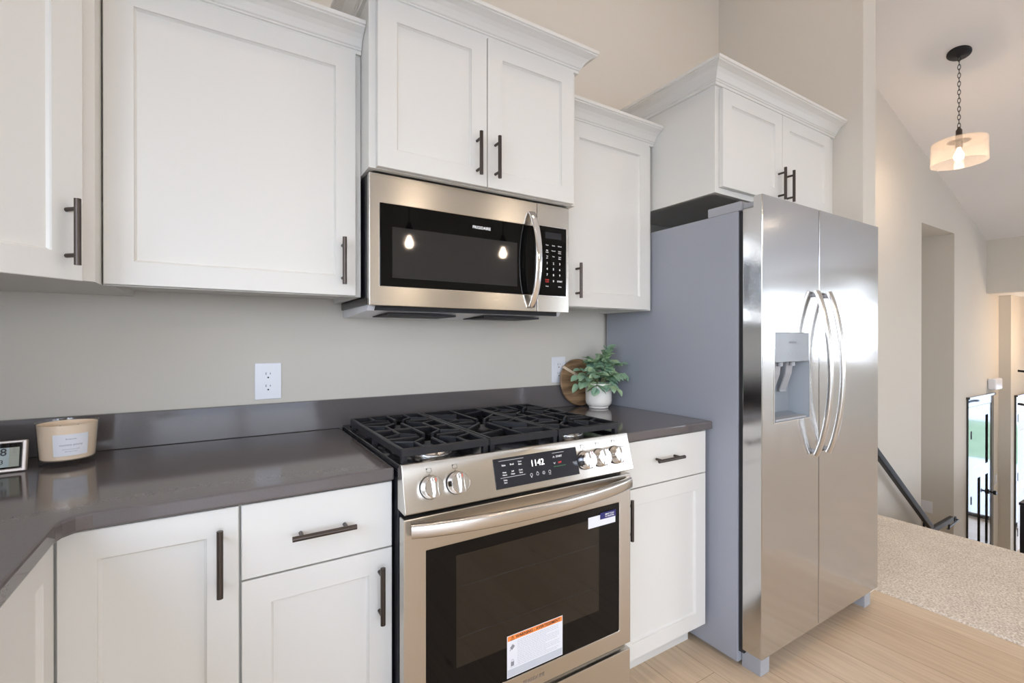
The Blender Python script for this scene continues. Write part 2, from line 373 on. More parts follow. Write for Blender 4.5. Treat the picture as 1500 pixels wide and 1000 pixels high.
def add_text(bm, s, h, fr, u, v, w=0.0006, align='CENTER', bold=0.0, warp=None, sx_=1.0):
    """lettering as mesh: cap height about h, placed at (u, v) in frame fr"""
    c = bpy.data.curves.new('t', 'FONT'); c.body = s; c.size = h / 0.70; c.align_x = align; c.align_y = 'CENTER'; c.extrude = 0.0
    c.offset = bold; c.resolution_u = 2
    to = bpy.data.objects.new('t', c); COL.objects.link(to)
    dg = bpy.context.evaluated_depsgraph_get(); me = bpy.data.meshes.new_from_object(to.evaluated_get(dg))
    bpy.data.objects.remove(to); n0 = len(bm.verts)
    vm = {}
    for i, p in enumerate(me.vertices):
        q = Vector((u + p.co.x * sx_, v + p.co.y, w)); vm[i] = bm.verts.new(warp(q) if warp else fr @ q)
    for f in me.polygons:
        try: bm.faces.new([vm[i] for i in f.vertices])
        except ValueError: pass
    bpy.data.meshes.remove(me); bpy.data.curves.remove(c)
def letter(name, items, fr, m, parent, label=None):
    """items: (string, cap height, u, v)"""
    bm = bmesh.new()
    for s, h, u, v in items: add_text(bm, s, h, fr, u, v, bold=h * 0.02)
    o3 = ORG[parent.name]; bmesh.ops.translate(bm, verts=bm.verts[:], vec=-o3)
    me = bpy.data.meshes.new(name); bm.to_mesh(me); bm.free(); me.materials.append(m)
    o = bpy.data.objects.new(name, me); COL.objects.link(o); o.parent = parent; ORG[o.name] = o3
    if label: o['label'] = label
    return o

# ================================================================== ROOM SHELL
def cz(x): return 3.42 - (x - 4.76) * 0.3257           # vaulted ceiling height to the right of the ridge
WT = 0.10
bm = bmesh.new()
prof = [(-0.98, 0), (2.70, 0), (2.70, cz(2.70)), (0.9, cz(0.9)), (-0.98, cz(0.9) - 1.88 * 0.3257)]
def prism(bm, poly, y0, y1):
    A = [bm.verts.new((x, y0, z)) for x, z in poly]; B = [bm.verts.new((x, y1, z)) for x, z in poly]
    bm.faces.new(A); bm.faces.new(B[::-1]); n = len(poly)
    for i in range(n): bm.faces.new((A[i], B[i], B[(i + 1) % n], A[(i + 1) % n]))
prism(bm, prof, 0.0, WT); struct('wall_back', bm, M['wall'])
# partition beside the refrigerator
bm = bmesh.new(); prism(bm, [(2.60, 0), (2.735, 0), (2.735, cz(2.735)), (2.60, cz(2.6))], -0.763, -0.0005); struct('wall_partition', bm, M['wall'])
# wall along the stair with the tall recess
LZ = -1.45
bm = bmesh.new()
prism(bm, [(2.736, LZ), (5.811, LZ), (5.811, cz(5.811)), (2.736, cz(2.736))], 0.0, WT)
prism(bm, [(6.72, LZ), (8.316, LZ), (8.316, cz(8.316)), (6.72, cz(6.72))], 0.0, WT)
prism(bm, [(5.811, 2.375), (6.72, 2.375), (6.72, cz(6.72)), (5.811, cz(5.811))], 0.0, WT)
bx(bm, 5.711, 5.811, WT, 0.75, LZ, 2.475); bx(bm, 6.72, 6.82, WT, 0.75, LZ, 2.475)
bx(bm, 5.811, 6.72, 0.65, 0.75, LZ, 2.475); bx(bm, 5.811, 6.72, WT, 0.65, 2.375, 2.475)
struct('wall_stair', bm, M['wall'])
bm = bmesh.new(); bx(bm, 8.3165, 9.65, -0.107, 0.10, LZ, 1.785); struct('wall_entry', bm, M['wall'])
# header over the entry with its lower ceiling
bm = bmesh.new(); prism(bm, [(7.82, 1.785), (7.95, 1.785), (7.95, cz(7.95)), (7.82, cz(7.82))], -1.10, -0.0005); struct('wall_header', bm, M['wall'])
bm = bmesh.new(); bx(bm, 7.951, 9.65, -1.10, -0.0005, 1.786, 1.86); struct('ceiling_entry', bm, M['ceil'])
# walls enclosing the living side
FX = frame((0, 0, 0), (0, 1, 0), (0, 0, 1))
bm = bmesh.new(); slab_hole(bm, FX, -1.0995, -0.1075, LZ, 1.785, [(-1.03, -0.17, LZ + 0.02, 0.62)], 9.60, 9.70); struct('wall_front_door', bm, M['wall'])
bm = bmesh.new(); slab_hole(bm, FX, -6.30, -1.20, 0.001, 2.305, [(-5.8, -3.0, 0.95, 2.10)], 8.20, 8.30); struct('wall_right', bm, M['wall'])
bm = bmesh.new(); slab_hole(bm, frame((0, -1.10, 0), (1, 0, 0), (0, 0, 1)), 7.82, 9.65, LZ, 2.3, [], 0.0, 0.099); struct('wall_hall', bm, M['wall'])
bm = bmesh.new(); slab_hole(bm, FX, -6.30, -0.0005, 0.0, cz(0.9) - 1.78 * 0.3257, [(-3.2, -1.2, 1.04, 2.18), (-5.9, -3.7, 0.05, 2.15)], -0.98, -0.88); struct('wall_left', bm, M['wall'])
bm = bmesh.new(); slab_hole(bm, FRONT(-6.2), -0.98, 8.3, 0.0, 4.75, [(-0.85, 1.35, 0.10, 2.20), (5.7, 8.0, 0.10, 2.20)], 0.0, 0.10); struct('wall_front', bm, M['wall'])
# ceilings: two slopes
bm = bmesh.new()
prism(bm, [(0.9, cz(0.9)), (9.7, cz(9.7)), (9.7, cz(9.7) + 0.1), (0.9, cz(0.9) + 0.1)], -6.3, 0.10); struct('ceiling', bm, M['ceil'])
bm = bmesh.new()
prism(bm, [(-0.98, cz(0.9) - 1.88 * 0.3257), (0.9, cz(0.9)), (0.9, cz(0.9) + 0.1), (-0.98, cz(0.9) - 1.88 * 0.3257 + 0.1)], -6.3, 0.10); struct('ceiling_left', bm, M['ceil'])
# floors
bm = bmesh.new(); bx(bm, -0.98, 2.735, -6.3, 0.0, -0.08, 0.0); struct('floor', bm, M['floor'])
bm = bmesh.new(); bx(bm, 2.7355, 3.93, -6.2, -0.0005, -0.25, 0.006); bx(bm, 3.93, 8.2, -6.2, -1.115, -0.25, 0.006)
struct('floor_carpet', bm, M['carpet'], bevel=0.018)
bm = bmesh.new(); bx(bm, 3.931, 9.60, -1.0995, -0.0005, LZ - 0.08, LZ); bx(bm, 5.811, 6.72, -0.0005, 0.65, LZ - 0.08, LZ); struct('floor_entry', bm, M['floor'])
bm = bmesh.new()
for i in range(7):
    z1 = -0.181 * (i + 1); bx(bm, 3.931 + 0.26 * i, 3.931 + 0.26 * (i + 1), -1.09, -0.001, LZ, z1)
struct('floor_stairs', bm, M['carpet'], bevel=0.01)
# wall below the living room slab, beside the stair
bm = bmesh.new(); bx(bm, 3.931, 7.819, -1.20, -1.115, LZ, -0.26); struct('wall_stair_side', bm, M['wall'])
# lawn outside
M['concrete'] = vary(mat('pale_concrete', (0.44, 0.43, 0.40), 0.8), 2, 0.1)
bm = bmesh.new(); bx(bm, 9.75, 15.0, -60, 40, LZ - 0.2, LZ - 0.08); struct('ground_driveway', bm, M['concrete'])
bm = bmesh.new(); bx(bm, 15.0, 22, -60, 40, LZ - 0.2, LZ - 0.08); struct('ground_lawn', bm, M['grass'])
bm = bmesh.new(); bx(bm, 22, 120, -60, 40, LZ - 0.2, LZ - 0.08); struct('ground_street', bm, M['concrete'])
bm = bmesh.new(); bx(bm, -40, 9.7, -60, -6.4, -1.2, -0.6); struct('ground_yard', bm, M['concrete'])
bm = bmesh.new(); bx(bm, -40, -1.1, -6.3, 30, -1.2, -0.6); struct('ground_side', bm, M['concrete'])

def window(name, fr, u0, u1, v0, v1, nu=1, nv=1, t=0.05, fm=None):
    bm = bmesh.new(); hs = []
    for i in range(nu):
        for j in range(nv):
            du, dv = (u1 - u0) / nu, (v1 - v0) / nv
            hs.append((u0 + du * i + t, u0 + du * (i + 1) - t, v0 + dv * j + t, v0 + dv * (j + 1) - t))
    slab_hole(bm, fr, u0, u1, v0, v1, hs, 0.02, 0.07)
    o = obj(name, bm, fm or M['trim']); o['kind'] = 'structure'
    bm = bmesh.new()
    for h in hs: bx(bm, h[0] - 0.005, h[1] + 0.005, h[2] - 0.005, h[3] + 0.005, 0.043, 0.047, fr)
    obj('pane', bm, M['pane'], o)
window('window_1', FRONT(-6.2), -0.85, 1.35, 0.10, 2.20, 2, 1)
window('added_window_5', FRONT(-6.2), 5.7, 8.0, 0.10, 2.20, 2, 1)  # unseen window, added for more daylight on the back wall and living side
window('window_2', frame((-0.98, 0, 0), (0, 1, 0), (0, 0, 1)), -3.2, -1.2, 1.04, 2.18, 2, 1)
window('added_window_6', frame((-0.98, 0, 0), (0, 1, 0), (0, 0, 1)), -5.9, -3.7, 0.05, 2.15, 2, 1)  # unseen patio door, added to light the refrigerator side and back wall
window('window_3', frame((8.20, 0, 0), (0, 1, 0), (0, 0, 1)), -5.8, -3.0, 0.95, 2.10, 3, 1)
window('window_4', frame((9.60, 0, 0), (0, 1, 0), (0, 0, 1)), -1.03, -0.17, LZ + 0.02, 0.62, 1, 1, 0.06, M['gloss_black'])

# ================================================================== CABINET HELPERS
def shaker(bm, fr, u0, u1, v0, v1, w0=0.001, w1=0.020, st=0.057, rec=0.009, slope=0.005, plain=False):
    def V(u, v, w): return bm.verts.new(fr @ Vector((u, v, w)))
    def ring(a, b, c, d, w): return [V(a, c, w), V(b, c, w), V(b, d, w), V(a, d, w)]
    back = ring(u0, u1, v0, v1, w0); c = 0.0015
    side = ring(u0, u1, v0, v1, w1 - c); front = ring(u0 + c, u1 - c, v0 + c, v1 - c, w1)
    loops = [back, side, front]
    if not plain:
        loops += [ring(u0 + st, u1 - st, v0 + st, v1 - st, w1), ring(u0 + st + 0.001, u1 - st - 0.001, v0 + st + 0.001, v1 - st - 0.001, w1 - rec * 0.5),
                  ring(u0 + st + slope, u1 - st - slope, v0 + st + slope, v1 - st - slope, w1 - rec)]
    for A, B in zip(loops, loops[1:]):
        for i in range(4): bm.faces.new((A[i], A[(i + 1) % 4], B[(i + 1) % 4], B[i]))
    bm.faces.new(loops[-1]); bm.faces.new(back[::-1])
def pull(fr, u, v, w, parent, horiz=False, L=0.1375):
    """dark bar pull centred on (u, v) on surface w"""
    bm = bmesh.new(); st = 0.031; h = L / 2; p = 0.048
    d = (1, 0) if horiz else (0, 1)
    P = lambda t, ww: fr @ Vector((u + d[0] * t, v + d[1] * t, ww))
    cyl(bm, P(-h, w + st), P(h, w + st), 0.006, n=20)
    for s in (-p, p): cyl(bm, P(s, w + 0.0003), P(s, w + st), 0.0045, n=14)
    return obj('handle', bm, M['bronze'], parent, smooth=True, label='dark bronze bar handle')
def door(fr, u0, u1, v0, v1, parent, hu=None, hv=None, name='door', plain=False, horiz=False, st=0.057):
    bm = bmesh.new(); shaker(bm, fr, u0, u1, v0, v1, plain=plain, st=st)
    d = obj(name, bm, M['cab'], parent)
    if hu is not None: pull(fr, hu, hv, 0.020, d, horiz)
    return d
CROWN = [(0.000, 0.000), (0.010, 0.000), (0.010, 0.010), (0.014, 0.012), (0.014, 0.016), (0.018, 0.019), (0.022, 0.026),
         (0.029, 0.037), (0.039, 0.047), (0.052, 0.054), (0.060, 0.057), (0.060, 0.061), (0.065, 0.063), (0.065, 0.074), (0.000, 0.074)]
def crown(path, z, parent):
    """path: 2-D points, outside on the right-hand side of travel"""
    bm = bmesh.new()
    pts = [Vector((x, y, z)) for x, y in path]
    # sweep(): normal = side x tangent ; with side = +z, normal points left of travel, so offsets are negated
    sweep(bm, pts, [(b, -a) for a, b in CROWN], (0, 0, 1))
    return obj('crown_moulding', bm, M['cab'], parent)
def carcass(bm, x0, x1, y0, y1, z0, z1, rec=0.016, t=0.018):
    """cabinet box whose underside is set up between the side panels and the front rail"""
    bx(bm, x0, x1, y0, y1, z0 + rec, z1)
    bx(bm, x0, x0 + t, y0, y1, z0, z0 + rec); bx(bm, x1 - t, x1, y0, y1, z0, z0 + rec)
    bx(bm, x0 + t, x1 - t, y0, y0 + t, z0, z0 + rec)
    bmesh.ops.remove_doubles(bm, verts=bm.verts[:], dist=1e-6)

# ================================================================== WALL CABINETS
UZ, UT = 1.362, 2.094
F_U = FRONT(-0.317)
# wide wall cabinet
c = root('wall_cabinet', (-0.246, 0, UZ), 'wide white wall cabinet with a single large door, left of the microwave', 'cabinet')
bm = bmesh.new(); carcass(bm, -0.2390, 0.3625, -0.317, -0.001, UZ, UT + 0.03); obj('body', bm, M['cab'], c)
door(F_U, -0.236, 0.344, UZ + 0.002, UT, c, 0.305, 1.4625)
crown([(-0.239, -0.317), (0.3625, -0.317)], UT + 0.002, c)
# diagonal corner cabinet
c = root('corner_wall_cabinet', (-0.5, -0.2, UZ), 'white diagonal corner wall cabinet at the far left, handle on its right edge', 'cabinet')
bm = bmesh.new(); ps = [(-0.240, -0.001), (-0.240, -0.395), (-0.520, -0.675), (-0.878, -0.675), (-0.878, -0.001)]
def vprism(bm, poly, z0, z1):
    A = [bm.verts.new((x, y, z0)) for x, y in poly]; B = [bm.verts.new((x, y, z1)) for x, y in poly]
    bm.faces.new(A[::-1]); bm.faces.new(B); n = len(poly)
    for i in range(n): bm.faces.new((A[i], A[(i + 1) % n], B[(i + 1) % n], B[i]))
vprism(bm, ps, UZ, UT + 0.20); obj('body', bm, M['cab'], c)
F_D = frame((-0.240, -0.395, 0), (1, 1, 0), (0, 0, 1))
door(F_D, -0.372, -0.0375, UZ - 0.004, UT + 0.17, c, -0.069, 1.456)
crown([(-0.878, -0.675), (-0.520, -0.675), (-0.240, -0.395), (-0.240, -0.001)], UT + 0.172, c)
# cabinet over the microwave
c = root('microwave_cabinet', (0.364, 0, 1.733), 'white two-door wall cabinet directly above the microwave', 'cabinet')
bm = bmesh.new(); carcass(bm, 0.364, 1.129, -0.407, -0.001, 1.733, 2.26, rec=0.010); obj('body', bm, M['cab'], c)
F_M = FRONT(-0.407)
door(F_M, 0.384, 0.7435, 1.734, 2.225, c, 0.706, 1.829)
door(F_M, 0.7465, 1.109, 1.734, 2.225, c, 0.774, 1.829)
crown([(0.364, -0.001), (0.364, -0.407), (1.129, -0.407), (1.129, -0.001)], 2.227, c)
# narrow wall cabinet
c = root('wall_cabinet', (1.131, 0, UZ), 'narrow white wall cabinet between the microwave and the refrigerator', 'cabinet')
bm = bmesh.new(); carcass(bm, 1.1305, 1.640, -0.317, -0.001, UZ, UT + 0.03); obj('body', bm, M['cab'], c)
door(F_U, 1.155, 1.612, UZ + 0.002, UT, c, 1.194, 1.464)
crown([(1.1305, -0.317), (1.6495, -0.317)], UT + 0.002, c)
# cabinet over the refrigerator
c = root('refrigerator_cabinet', (1.651, 0, 1.813), 'white two-door wall cabinet above the stainless refrigerator', 'cabinet')
bm = bmesh.new(); carcass(bm, 1.651, 2.5985, -0.633, -0.001, 1.813, 2.265, rec=0.05); obj('body', bm, M['cab'], c)
F_F = FRONT(-0.633)
door(F_F, 1.676, 2.1005, 1.835, 2.222, c, 2.069, 1.907)
door(F_F, 2.1035, 2.532, 1.835, 2.222, c, 2.138, 1.907)
crown([(1.651, -0.001), (1.651, -0.633), (2.5985, -0.633)], 2.232, c)

# ================================================================== BASE CABINETS AND COUNTERS
BY = -0.605; F_B = FRONT(BY); CT = 0.914; CB = 0.882
def base_body(bm, x0, x1):
    bx(bm, x0, x1, BY, -0.001, 0.115, CB - 0.001); bx(bm, x0, x1, -0.525, -0.001, 0.0, 0.115)
c = root('corner_base_cabinet', (-0.5, -0.3, 0), 'white corner base cabinet with one tall door facing the room at lower left', 'cabinet')
bm = bmesh.new(); base_body(bm, -0.878, 0.034); bx(bm, -0.878, -0.277, -0.93, BY, 0.115, CB - 0.001); bx(bm, -0.878, -0.357, -0.93, -0.525, 0.0, 0.115)
obj('body', bm, M['cab'], c)
door(F_B, -0.255, 0.031, 0.122, 0.878, c, -0.003, 0.7735)
F_L = frame((-0.277, 0, 0), (0, 1, 0), (0, 0, 1))
door(F_L, -0.927, -0.629, 0.122, 0.878, c)
c = root('sink_base_cabinet', (-0.6, -1.4, 0), 'white base cabinet on the left run, nearest the camera', 'cabinet')
bm = bmesh.new(); bx(bm, -0.878, -0.277, -2.05, -0.932, 0.115, CB - 0.001); bx(bm, -0.878, -0.357, -2.05, -0.932, 0.0, 0.115); obj('body', bm, M['cab'], c)
door(F_L, -1.488, -0.934, 0.122, 0.878, c); door(F_L, -2.048, -1.492, 0.122, 0.878, c)
c = root('drawer_base_cabinet', (0.2, -0.3, 0), 'white base cabinet with a drawer over a door, left of the range', 'cabinet')
bm = bmesh.new(); base_body(bm, 0.0345, 0.3655); obj('body', bm, M['cab'], c)
door(F_B, 0.036, 0.363, 0.717, 0.878, c, 0.2005, 0.7945, name='drawer', plain=True, horiz=True)
door(F_B, 0.036, 0.363, 0.122, 0.713, c, 0.331, 0.612)
c = root('drawer_base_cabinet', (1.4, -0.3, 0), 'white base cabinet with a drawer over a door, between range and refrigerator', 'cabinet')
bm = bmesh.new(); base_body(bm, 1.1305, 1.631); obj('body', bm, M['cab'], c)
door(F_B, 1.148, 1.607, 0.717, 0.878, c, 1.3745, 0.804, name='drawer', plain=True, horiz=True)
door(F_B, 1.148, 1.607, 0.122, 0.713, c, 1.174, 0.623)
# countertops
bm = bmesh.new()
vprism(bm, [(-0.879, -0.001), (-0.879, -2.05), (-0.244, -2.05), (-0.243, -0.684), (-0.238, -0.664), (-0.224, -0.647), (-0.202, -0.637), (0.3665, -0.634), (0.3665, -0.001)], CB, CT)
w = obj('countertop', bm, M['quartz'], org=(-0.5, -0.3, CB), bevel=0.005)
tag(w, 'dark taupe L-shaped quartz countertop left of the range', 'countertop')
bm = bmesh.new(); bx(bm, 1.1305, 1.6385, -0.634, -0.001, CB, CT)
w = obj('countertop', bm, M['quartz'], org=(1.3, -0.3, CB), bevel=0.005)
tag(w, 'short dark taupe quartz countertop under the potted plant, right of the range', 'countertop')
bm = bmesh.new(); bx(bm, -0.858, 1.6385, -0.020, -0.001, CT + 0.0005, 1.018)
w = obj('backsplash', bm, M['quartz'], org=(0, 0, CT), bevel=0.0015)
tag(w, 'low dark quartz backsplash strip along the back wall', 'backsplash')
bm = bmesh.new(); bx(bm, -0.879, -0.859, -2.05, -0.0215, CT + 0.0005, 1.018)
w = obj('backsplash', bm, M['quartz'], org=(-0.88, -0.5, CT), bevel=0.0015)
tag(w, 'low dark quartz backsplash strip along the left wall', 'backsplash')

# ================================================================== OUTLETS
def outlet(x, z, label, w_=0.080, h_=0.122):
    c = root('wall_outlet', (x, 0, z), label, 'outlet'); fr = frame((x, -0.0005, z), (1, 0, 0), (0, 0, 1))
    box('cover_plate', -w_ / 2, w_ / 2, -h_ / 2, h_ / 2, 0, 0.0055, M['white_plastic'], c, 0.002, fr)
    for s in (0.0205, -0.0205):
        bm = bmesh.new()
        pts = []
        for k in range(24):
            t = 2 * PI * k / 24; pts.append((max(-0.0168, min(0.0168, 0.0195 * math.cos(t))), s + 0.0155 * math.sin(t) * (1 if abs(math.sin(t)) < .95 else .97)))
        A = [bm.verts.new(fr @ Vector((a, b, 0.003))) for a, b in pts]; B = [bm.verts.new(fr @ Vector((a, b, 0.0072))) for a, b in pts]
        bm.faces.new(A[::-1]); bm.faces.new(B)
        for k in range(24): bm.faces.new((A[k], A[(k + 1) % 24], B[(k + 1) % 24], B[k]))
        rcp = obj('receptacle', bm, M['white_plastic'], c)
        bm = bmesh.new(); bx(bm, -0.0073, -0.0055, s + 0.001, s + 0.009, 0.007, 0.0076, fr); bx(bm, 0.0055, 0.0073, s + 0.002, s + 0.008, 0.007, 0.0076, fr)
        cyl(bm, fr @ Vector((0, s - 0.008, 0.007)), fr @ Vector((0, s - 0.008, 0.0076)), 0.0027, n=12)
        obj('slots', bm, M['slot'], rcp)
    bm = bmesh.new(); cyl(bm, fr @ Vector((0, 0, 0.005)), fr @ Vector((0, 0, 0.0063)), 0.0028, n=12); obj('screw', bm, M['white_plastic'], c)
outlet(0.134, 1.093, 'white duplex wall outlet over the long countertop left of the range')
outlet(1.3625, 1.090, 'white duplex wall outlet partly behind the round wooden board')

# ================================================================== MICROWAVE
c = root('microwave', (0.745, -0.2, 1.31), 'stainless over-the-range microwave with a black glass door', 'microwave')
bm = bmesh.new(); bx(bm, 0.371, 1.118, -0.362, -0.003, 1.338, 1.7285); obj('body', bm, M['black_body'], c, 0.002)
bm = bmesh.new()
A = [(-0.345, 1.338), (-0.330, 1.322), (-0.10, 1.312), (-0.004, 1.312), (-0.004, 1.338)]
v0 = [bm.verts.new((0.378, y, z)) for y, z in A]; v1 = [bm.verts.new((1.112, y, z)) for y, z in A]
bm.faces.new(v0); bm.faces.new(v1[::-1])
for i in range(5): bm.faces.new((v0[i], v1[i], v1[(i + 1) % 5], v0[(i + 1) % 5]))
tray = obj('underside_tray', bm, M['white_plastic'], c, label='pale underside tray')
box('vent_strip', 0.40, 1.09, -0.3465, -0.300, 1.3225, 1.3385, M['dark_gap'], tray)
for x0 in (0.45, 0.80): box('grease_filter', x0, x0 + 0.24, -0.30, -0.13, 1.3105, 1.3175, M['dark_gap'], tray)
F_W = FRONT(-0.363)
MW0, MWs, MW1, MZ0, MZ1 = 0.3705, 0.9735, 1.1185, 1.335, 1.7285
bm = bmesh.new(); slab_hole(bm, F_W, MW0, MWs - 0.001, MZ0, MZ1, [(0.402, MWs - 0.0012 - 0.006, 1.394, 1.642)], 0.001, 0.022)
mwd = obj('door', bm, M['steel'], c, 0.002)
box('door_glass', 0.4022, MWs - 0.0074, 1.3942, 1.6418, 0.003, 0.0205, M['glass_black'], mwd, 0.002, F_W)
box('viewing_window', 0.440, 0.888, 1.420, 1.574, 0.0206, 0.0212, M['mw_pane'], mwd, 0, F_W)
letter('brand_lettering', [('FRIGIDAIRE', 0.0095, 0.746, 1.608)], FRONT(-0.3842), M['legend'], mwd, 'white brand lettering')
bm = bmesh.new(); slab_hole(bm, F_W, MWs + 0.001, MW1, MZ0, MZ1, [(MWs + 0.0015 + 0.002, 1.106, 1.394, 1.648)], 0.001, 0.022)
mwp = obj('control_panel', bm, M['steel'], c, 0.002)
kp = box('keypad', MWs + 0.004, 1.1055, 1.3945, 1.6475, 0.003, 0.0207, M['glass_black'], mwp, 0.001, F_W)
bm = bmesh.new(); slab_hole(bm, F_W, MWs + 0.0026, 1.1085, 1.3915, 1.6505, [(MWs + 0.004, 1.1055, 1.3945, 1.6475)], 0.0205, 0.0232); obj('keypad_bezel', bm, M['chrome'], mwp, label='polished rim around the keypad')
its = []; X3 = (1.018, 1.047, 1.076)
for t_, x_ in zip(('Timer', 'Clock', 'Defrost'), X3): its.append((t_, 0.0038, x_, 1.580))
for (a_, b_), x_ in zip((('Melt', 'Soften'), ('Popcorn', ''), ('Baked', 'Potato')), X3):
    its.append((a_, 0.0036, x_, 1.561)); its.append((b_, 0.0036, x_, 1.554)) if b_ else None
for (a_, b_), x_ in zip((('Veg', 'gies'), ('Pizza', ''), ('Snack', 'Menu')), X3):
    its.append((a_, 0.0036, x_, 1.540)); its.append((b_, 0.0036, x_, 1.533)) if b_ else None
letter('keypad_legend', its, FRONT(-0.3842), M['legend'], kp, 'white keypad lettering'); its = []
for r_, row in enumerate(('123', '456', '789')):
    for ch_, x_ in zip(row, X3): letter('keypad_number', [(ch_, 0.0078, x_, 1.514 - 0.0215 * r_)], FRONT(-0.3842), M['legend'], kp, 'white keypad number ' + ch_)
letter('keypad_number', [('0', 0.0078, X3[1], 1.449)], FRONT(-0.3842), M['legend'], kp, 'white keypad number 0')
its += [('START', 0.0058, X3[2], 1.449), ('Power', 0.0036, X3[0], 1.429), ('+30 Sec', 0.0036, X3[2], 1.429)]
letter('start_legend', its, FRONT(-0.3842), M['legend'], kp, 'white keypad numbers')
letter('cancel_legend', [('STOP', 0.0048, X3[0], 1.452), ('CLEAR', 0.0038, X3[0], 1.445)], FRONT(-0.3842), M['red'], kp, 'red keypad lettering')
box('clock_display', 1.010, 1.084, 1.605, 1.628, 0.0207, 0.0211, M['panel_dark'], kp, 0, F_W)
def bow_handle(name, fr, p0, p1, w, bow, width, th, m, parent, along='v', n=24, ends=0.012, label=None):
    """flat bar bowed away from the surface; p0..p1 along u or v at the fixed coordinate given by p*"""
    bm = bmesh.new(); pts = []
    for i in range(n + 1):
        t = i / n; s = (1 - (2 * t - 1) ** 2) ** 0.85 if 0 < t < 1 else 0
        a = p0[0] + (p1[0] - p0[0]) * t; b = p0[1] + (p1[1] - p0[1]) * t
        pts.append((a, b, w + bow * s))
    side = (1, 0, 0) if along == 'v' else (0, 1, 0)
    sect = []
    for k in range(20):
        a = 2 * PI * k / 20; ca, sa = math.cos(a), math.sin(a)
        sect.append((width / 2 * math.copysign(abs(ca) ** 0.5, ca), th / 2 * math.copysign(abs(sa) ** 0.7, sa)))
    sweep(bm, pts, sect, side, m=fr)
    return obj(name, bm, m, parent, smooth=True, label=label)
h = bow_handle('handle', FRONT(-0.385), (0.945, 1.350), (0.945, 1.688), 0.006, 0.046, 0.026, 0.011, M['chrome'], mwd)

# ================================================================== GAS RANGE
RX0, RX1 = 0.3695, 1.1275
c = root('gas_range', (0.7485, -0.35, 0), 'stainless slide-in gas range with black grates and oven door', 'stove')
bm = bmesh.new(); bx(bm, RX0 + 0.002, RX1 - 0.002, -0.650, -0.022, 0.02, 0.905); obj('body', bm, M['black_body'], c)
bm = bmesh.new()
slab_hole(bm, frame((0, 0, 0), (1, 0, 0), (0, 1, 0)), RX0 + 0.001, RX1 - 0.001, -0.672, -0.0215, [], 0.905, 0.914)
ct = obj('cooktop', bm, M['cooktop'], c, 0.002)
bm = bmesh.new(); slab_hole(bm, frame((0, 0, 0), (1, 0, 0), (0, 1, 0)), RX0 + 0.001, RX1 - 0.001, -0.672, -0.0215, [(RX0 + 0.018, RX1 - 0.018, -0.655, -0.045)], 0.9141, 0.924)
obj('cooktop_rim', bm, M['cooktop'], ct, 0.002)
# burners
def burner(x, y, r):
    bm = bmesh.new(); lathe(bm, [(0, 0.9142), (r * 1.30, 0.9142), (r * 1.30, 0.918), (r * 1.18, 0.926), (r * 1.02, 0.929), (r * 0.9, 0.929), (0, 0.929)], (x, y, 0), 36)
    b_ = obj('burner', bm, M['alu'], c, smooth=True, label='polished aluminium burner ring')
    bm = bmesh.new(); lathe(bm, [(0, 0.929), (r, 0.929), (r * 1.02, 0.935), (r * 0.95, 0.9385), (0, 0.940)], (x, y, 0), 36)
    obj('burner_cap', bm, M['iron'], b_, smooth=True)
BUR = [(0.502, -0.535, 0.046), (0.502, -0.235, 0.036), (0.748, -0.385, 0.050), (0.995, -0.535, 0.040), (0.995, -0.235, 0.034)]
for b_ in BUR: burner(*b_)
# grates
def bar(bm, p, q, w_=0.0085, z0=0.942, z1=0.960):
    p, q = Vector((*p, 0)), Vector((*q, 0)); d = (q - p).normalized(); s = Vector((-d.y, d.x, 0)) * w_ / 2; e = d * w_ * 0.3
    P = [p - e - s, q + e - s, q + e + s, p - e + s]; t = 0.8
    pc = (p + q) / 2
    A = [bm.verts.new((v.x, v.y, z0)) for v in P]
    B = [bm.verts.new((v.x, v.y, z1 - 0.003)) for v in P]
    s2 = s * 0.6; P2 = [p - e * 0.5 - s2, q + e * 0.5 - s2, q + e * 0.5 + s2, p - e * 0.5 + s2]
    C_ = [bm.verts.new((v.x, v.y, z1)) for v in P2]
    bm.faces.new(A[::-1]); bm.faces.new(C_)
    for X_, Y_ in ((A, B), (B, C_)):
        for i in range(4): bm.faces.new((X_[i], X_[(i + 1) % 4], Y_[(i + 1) % 4], Y_[i]))
GY0, GY1 = -0.643, -0.118
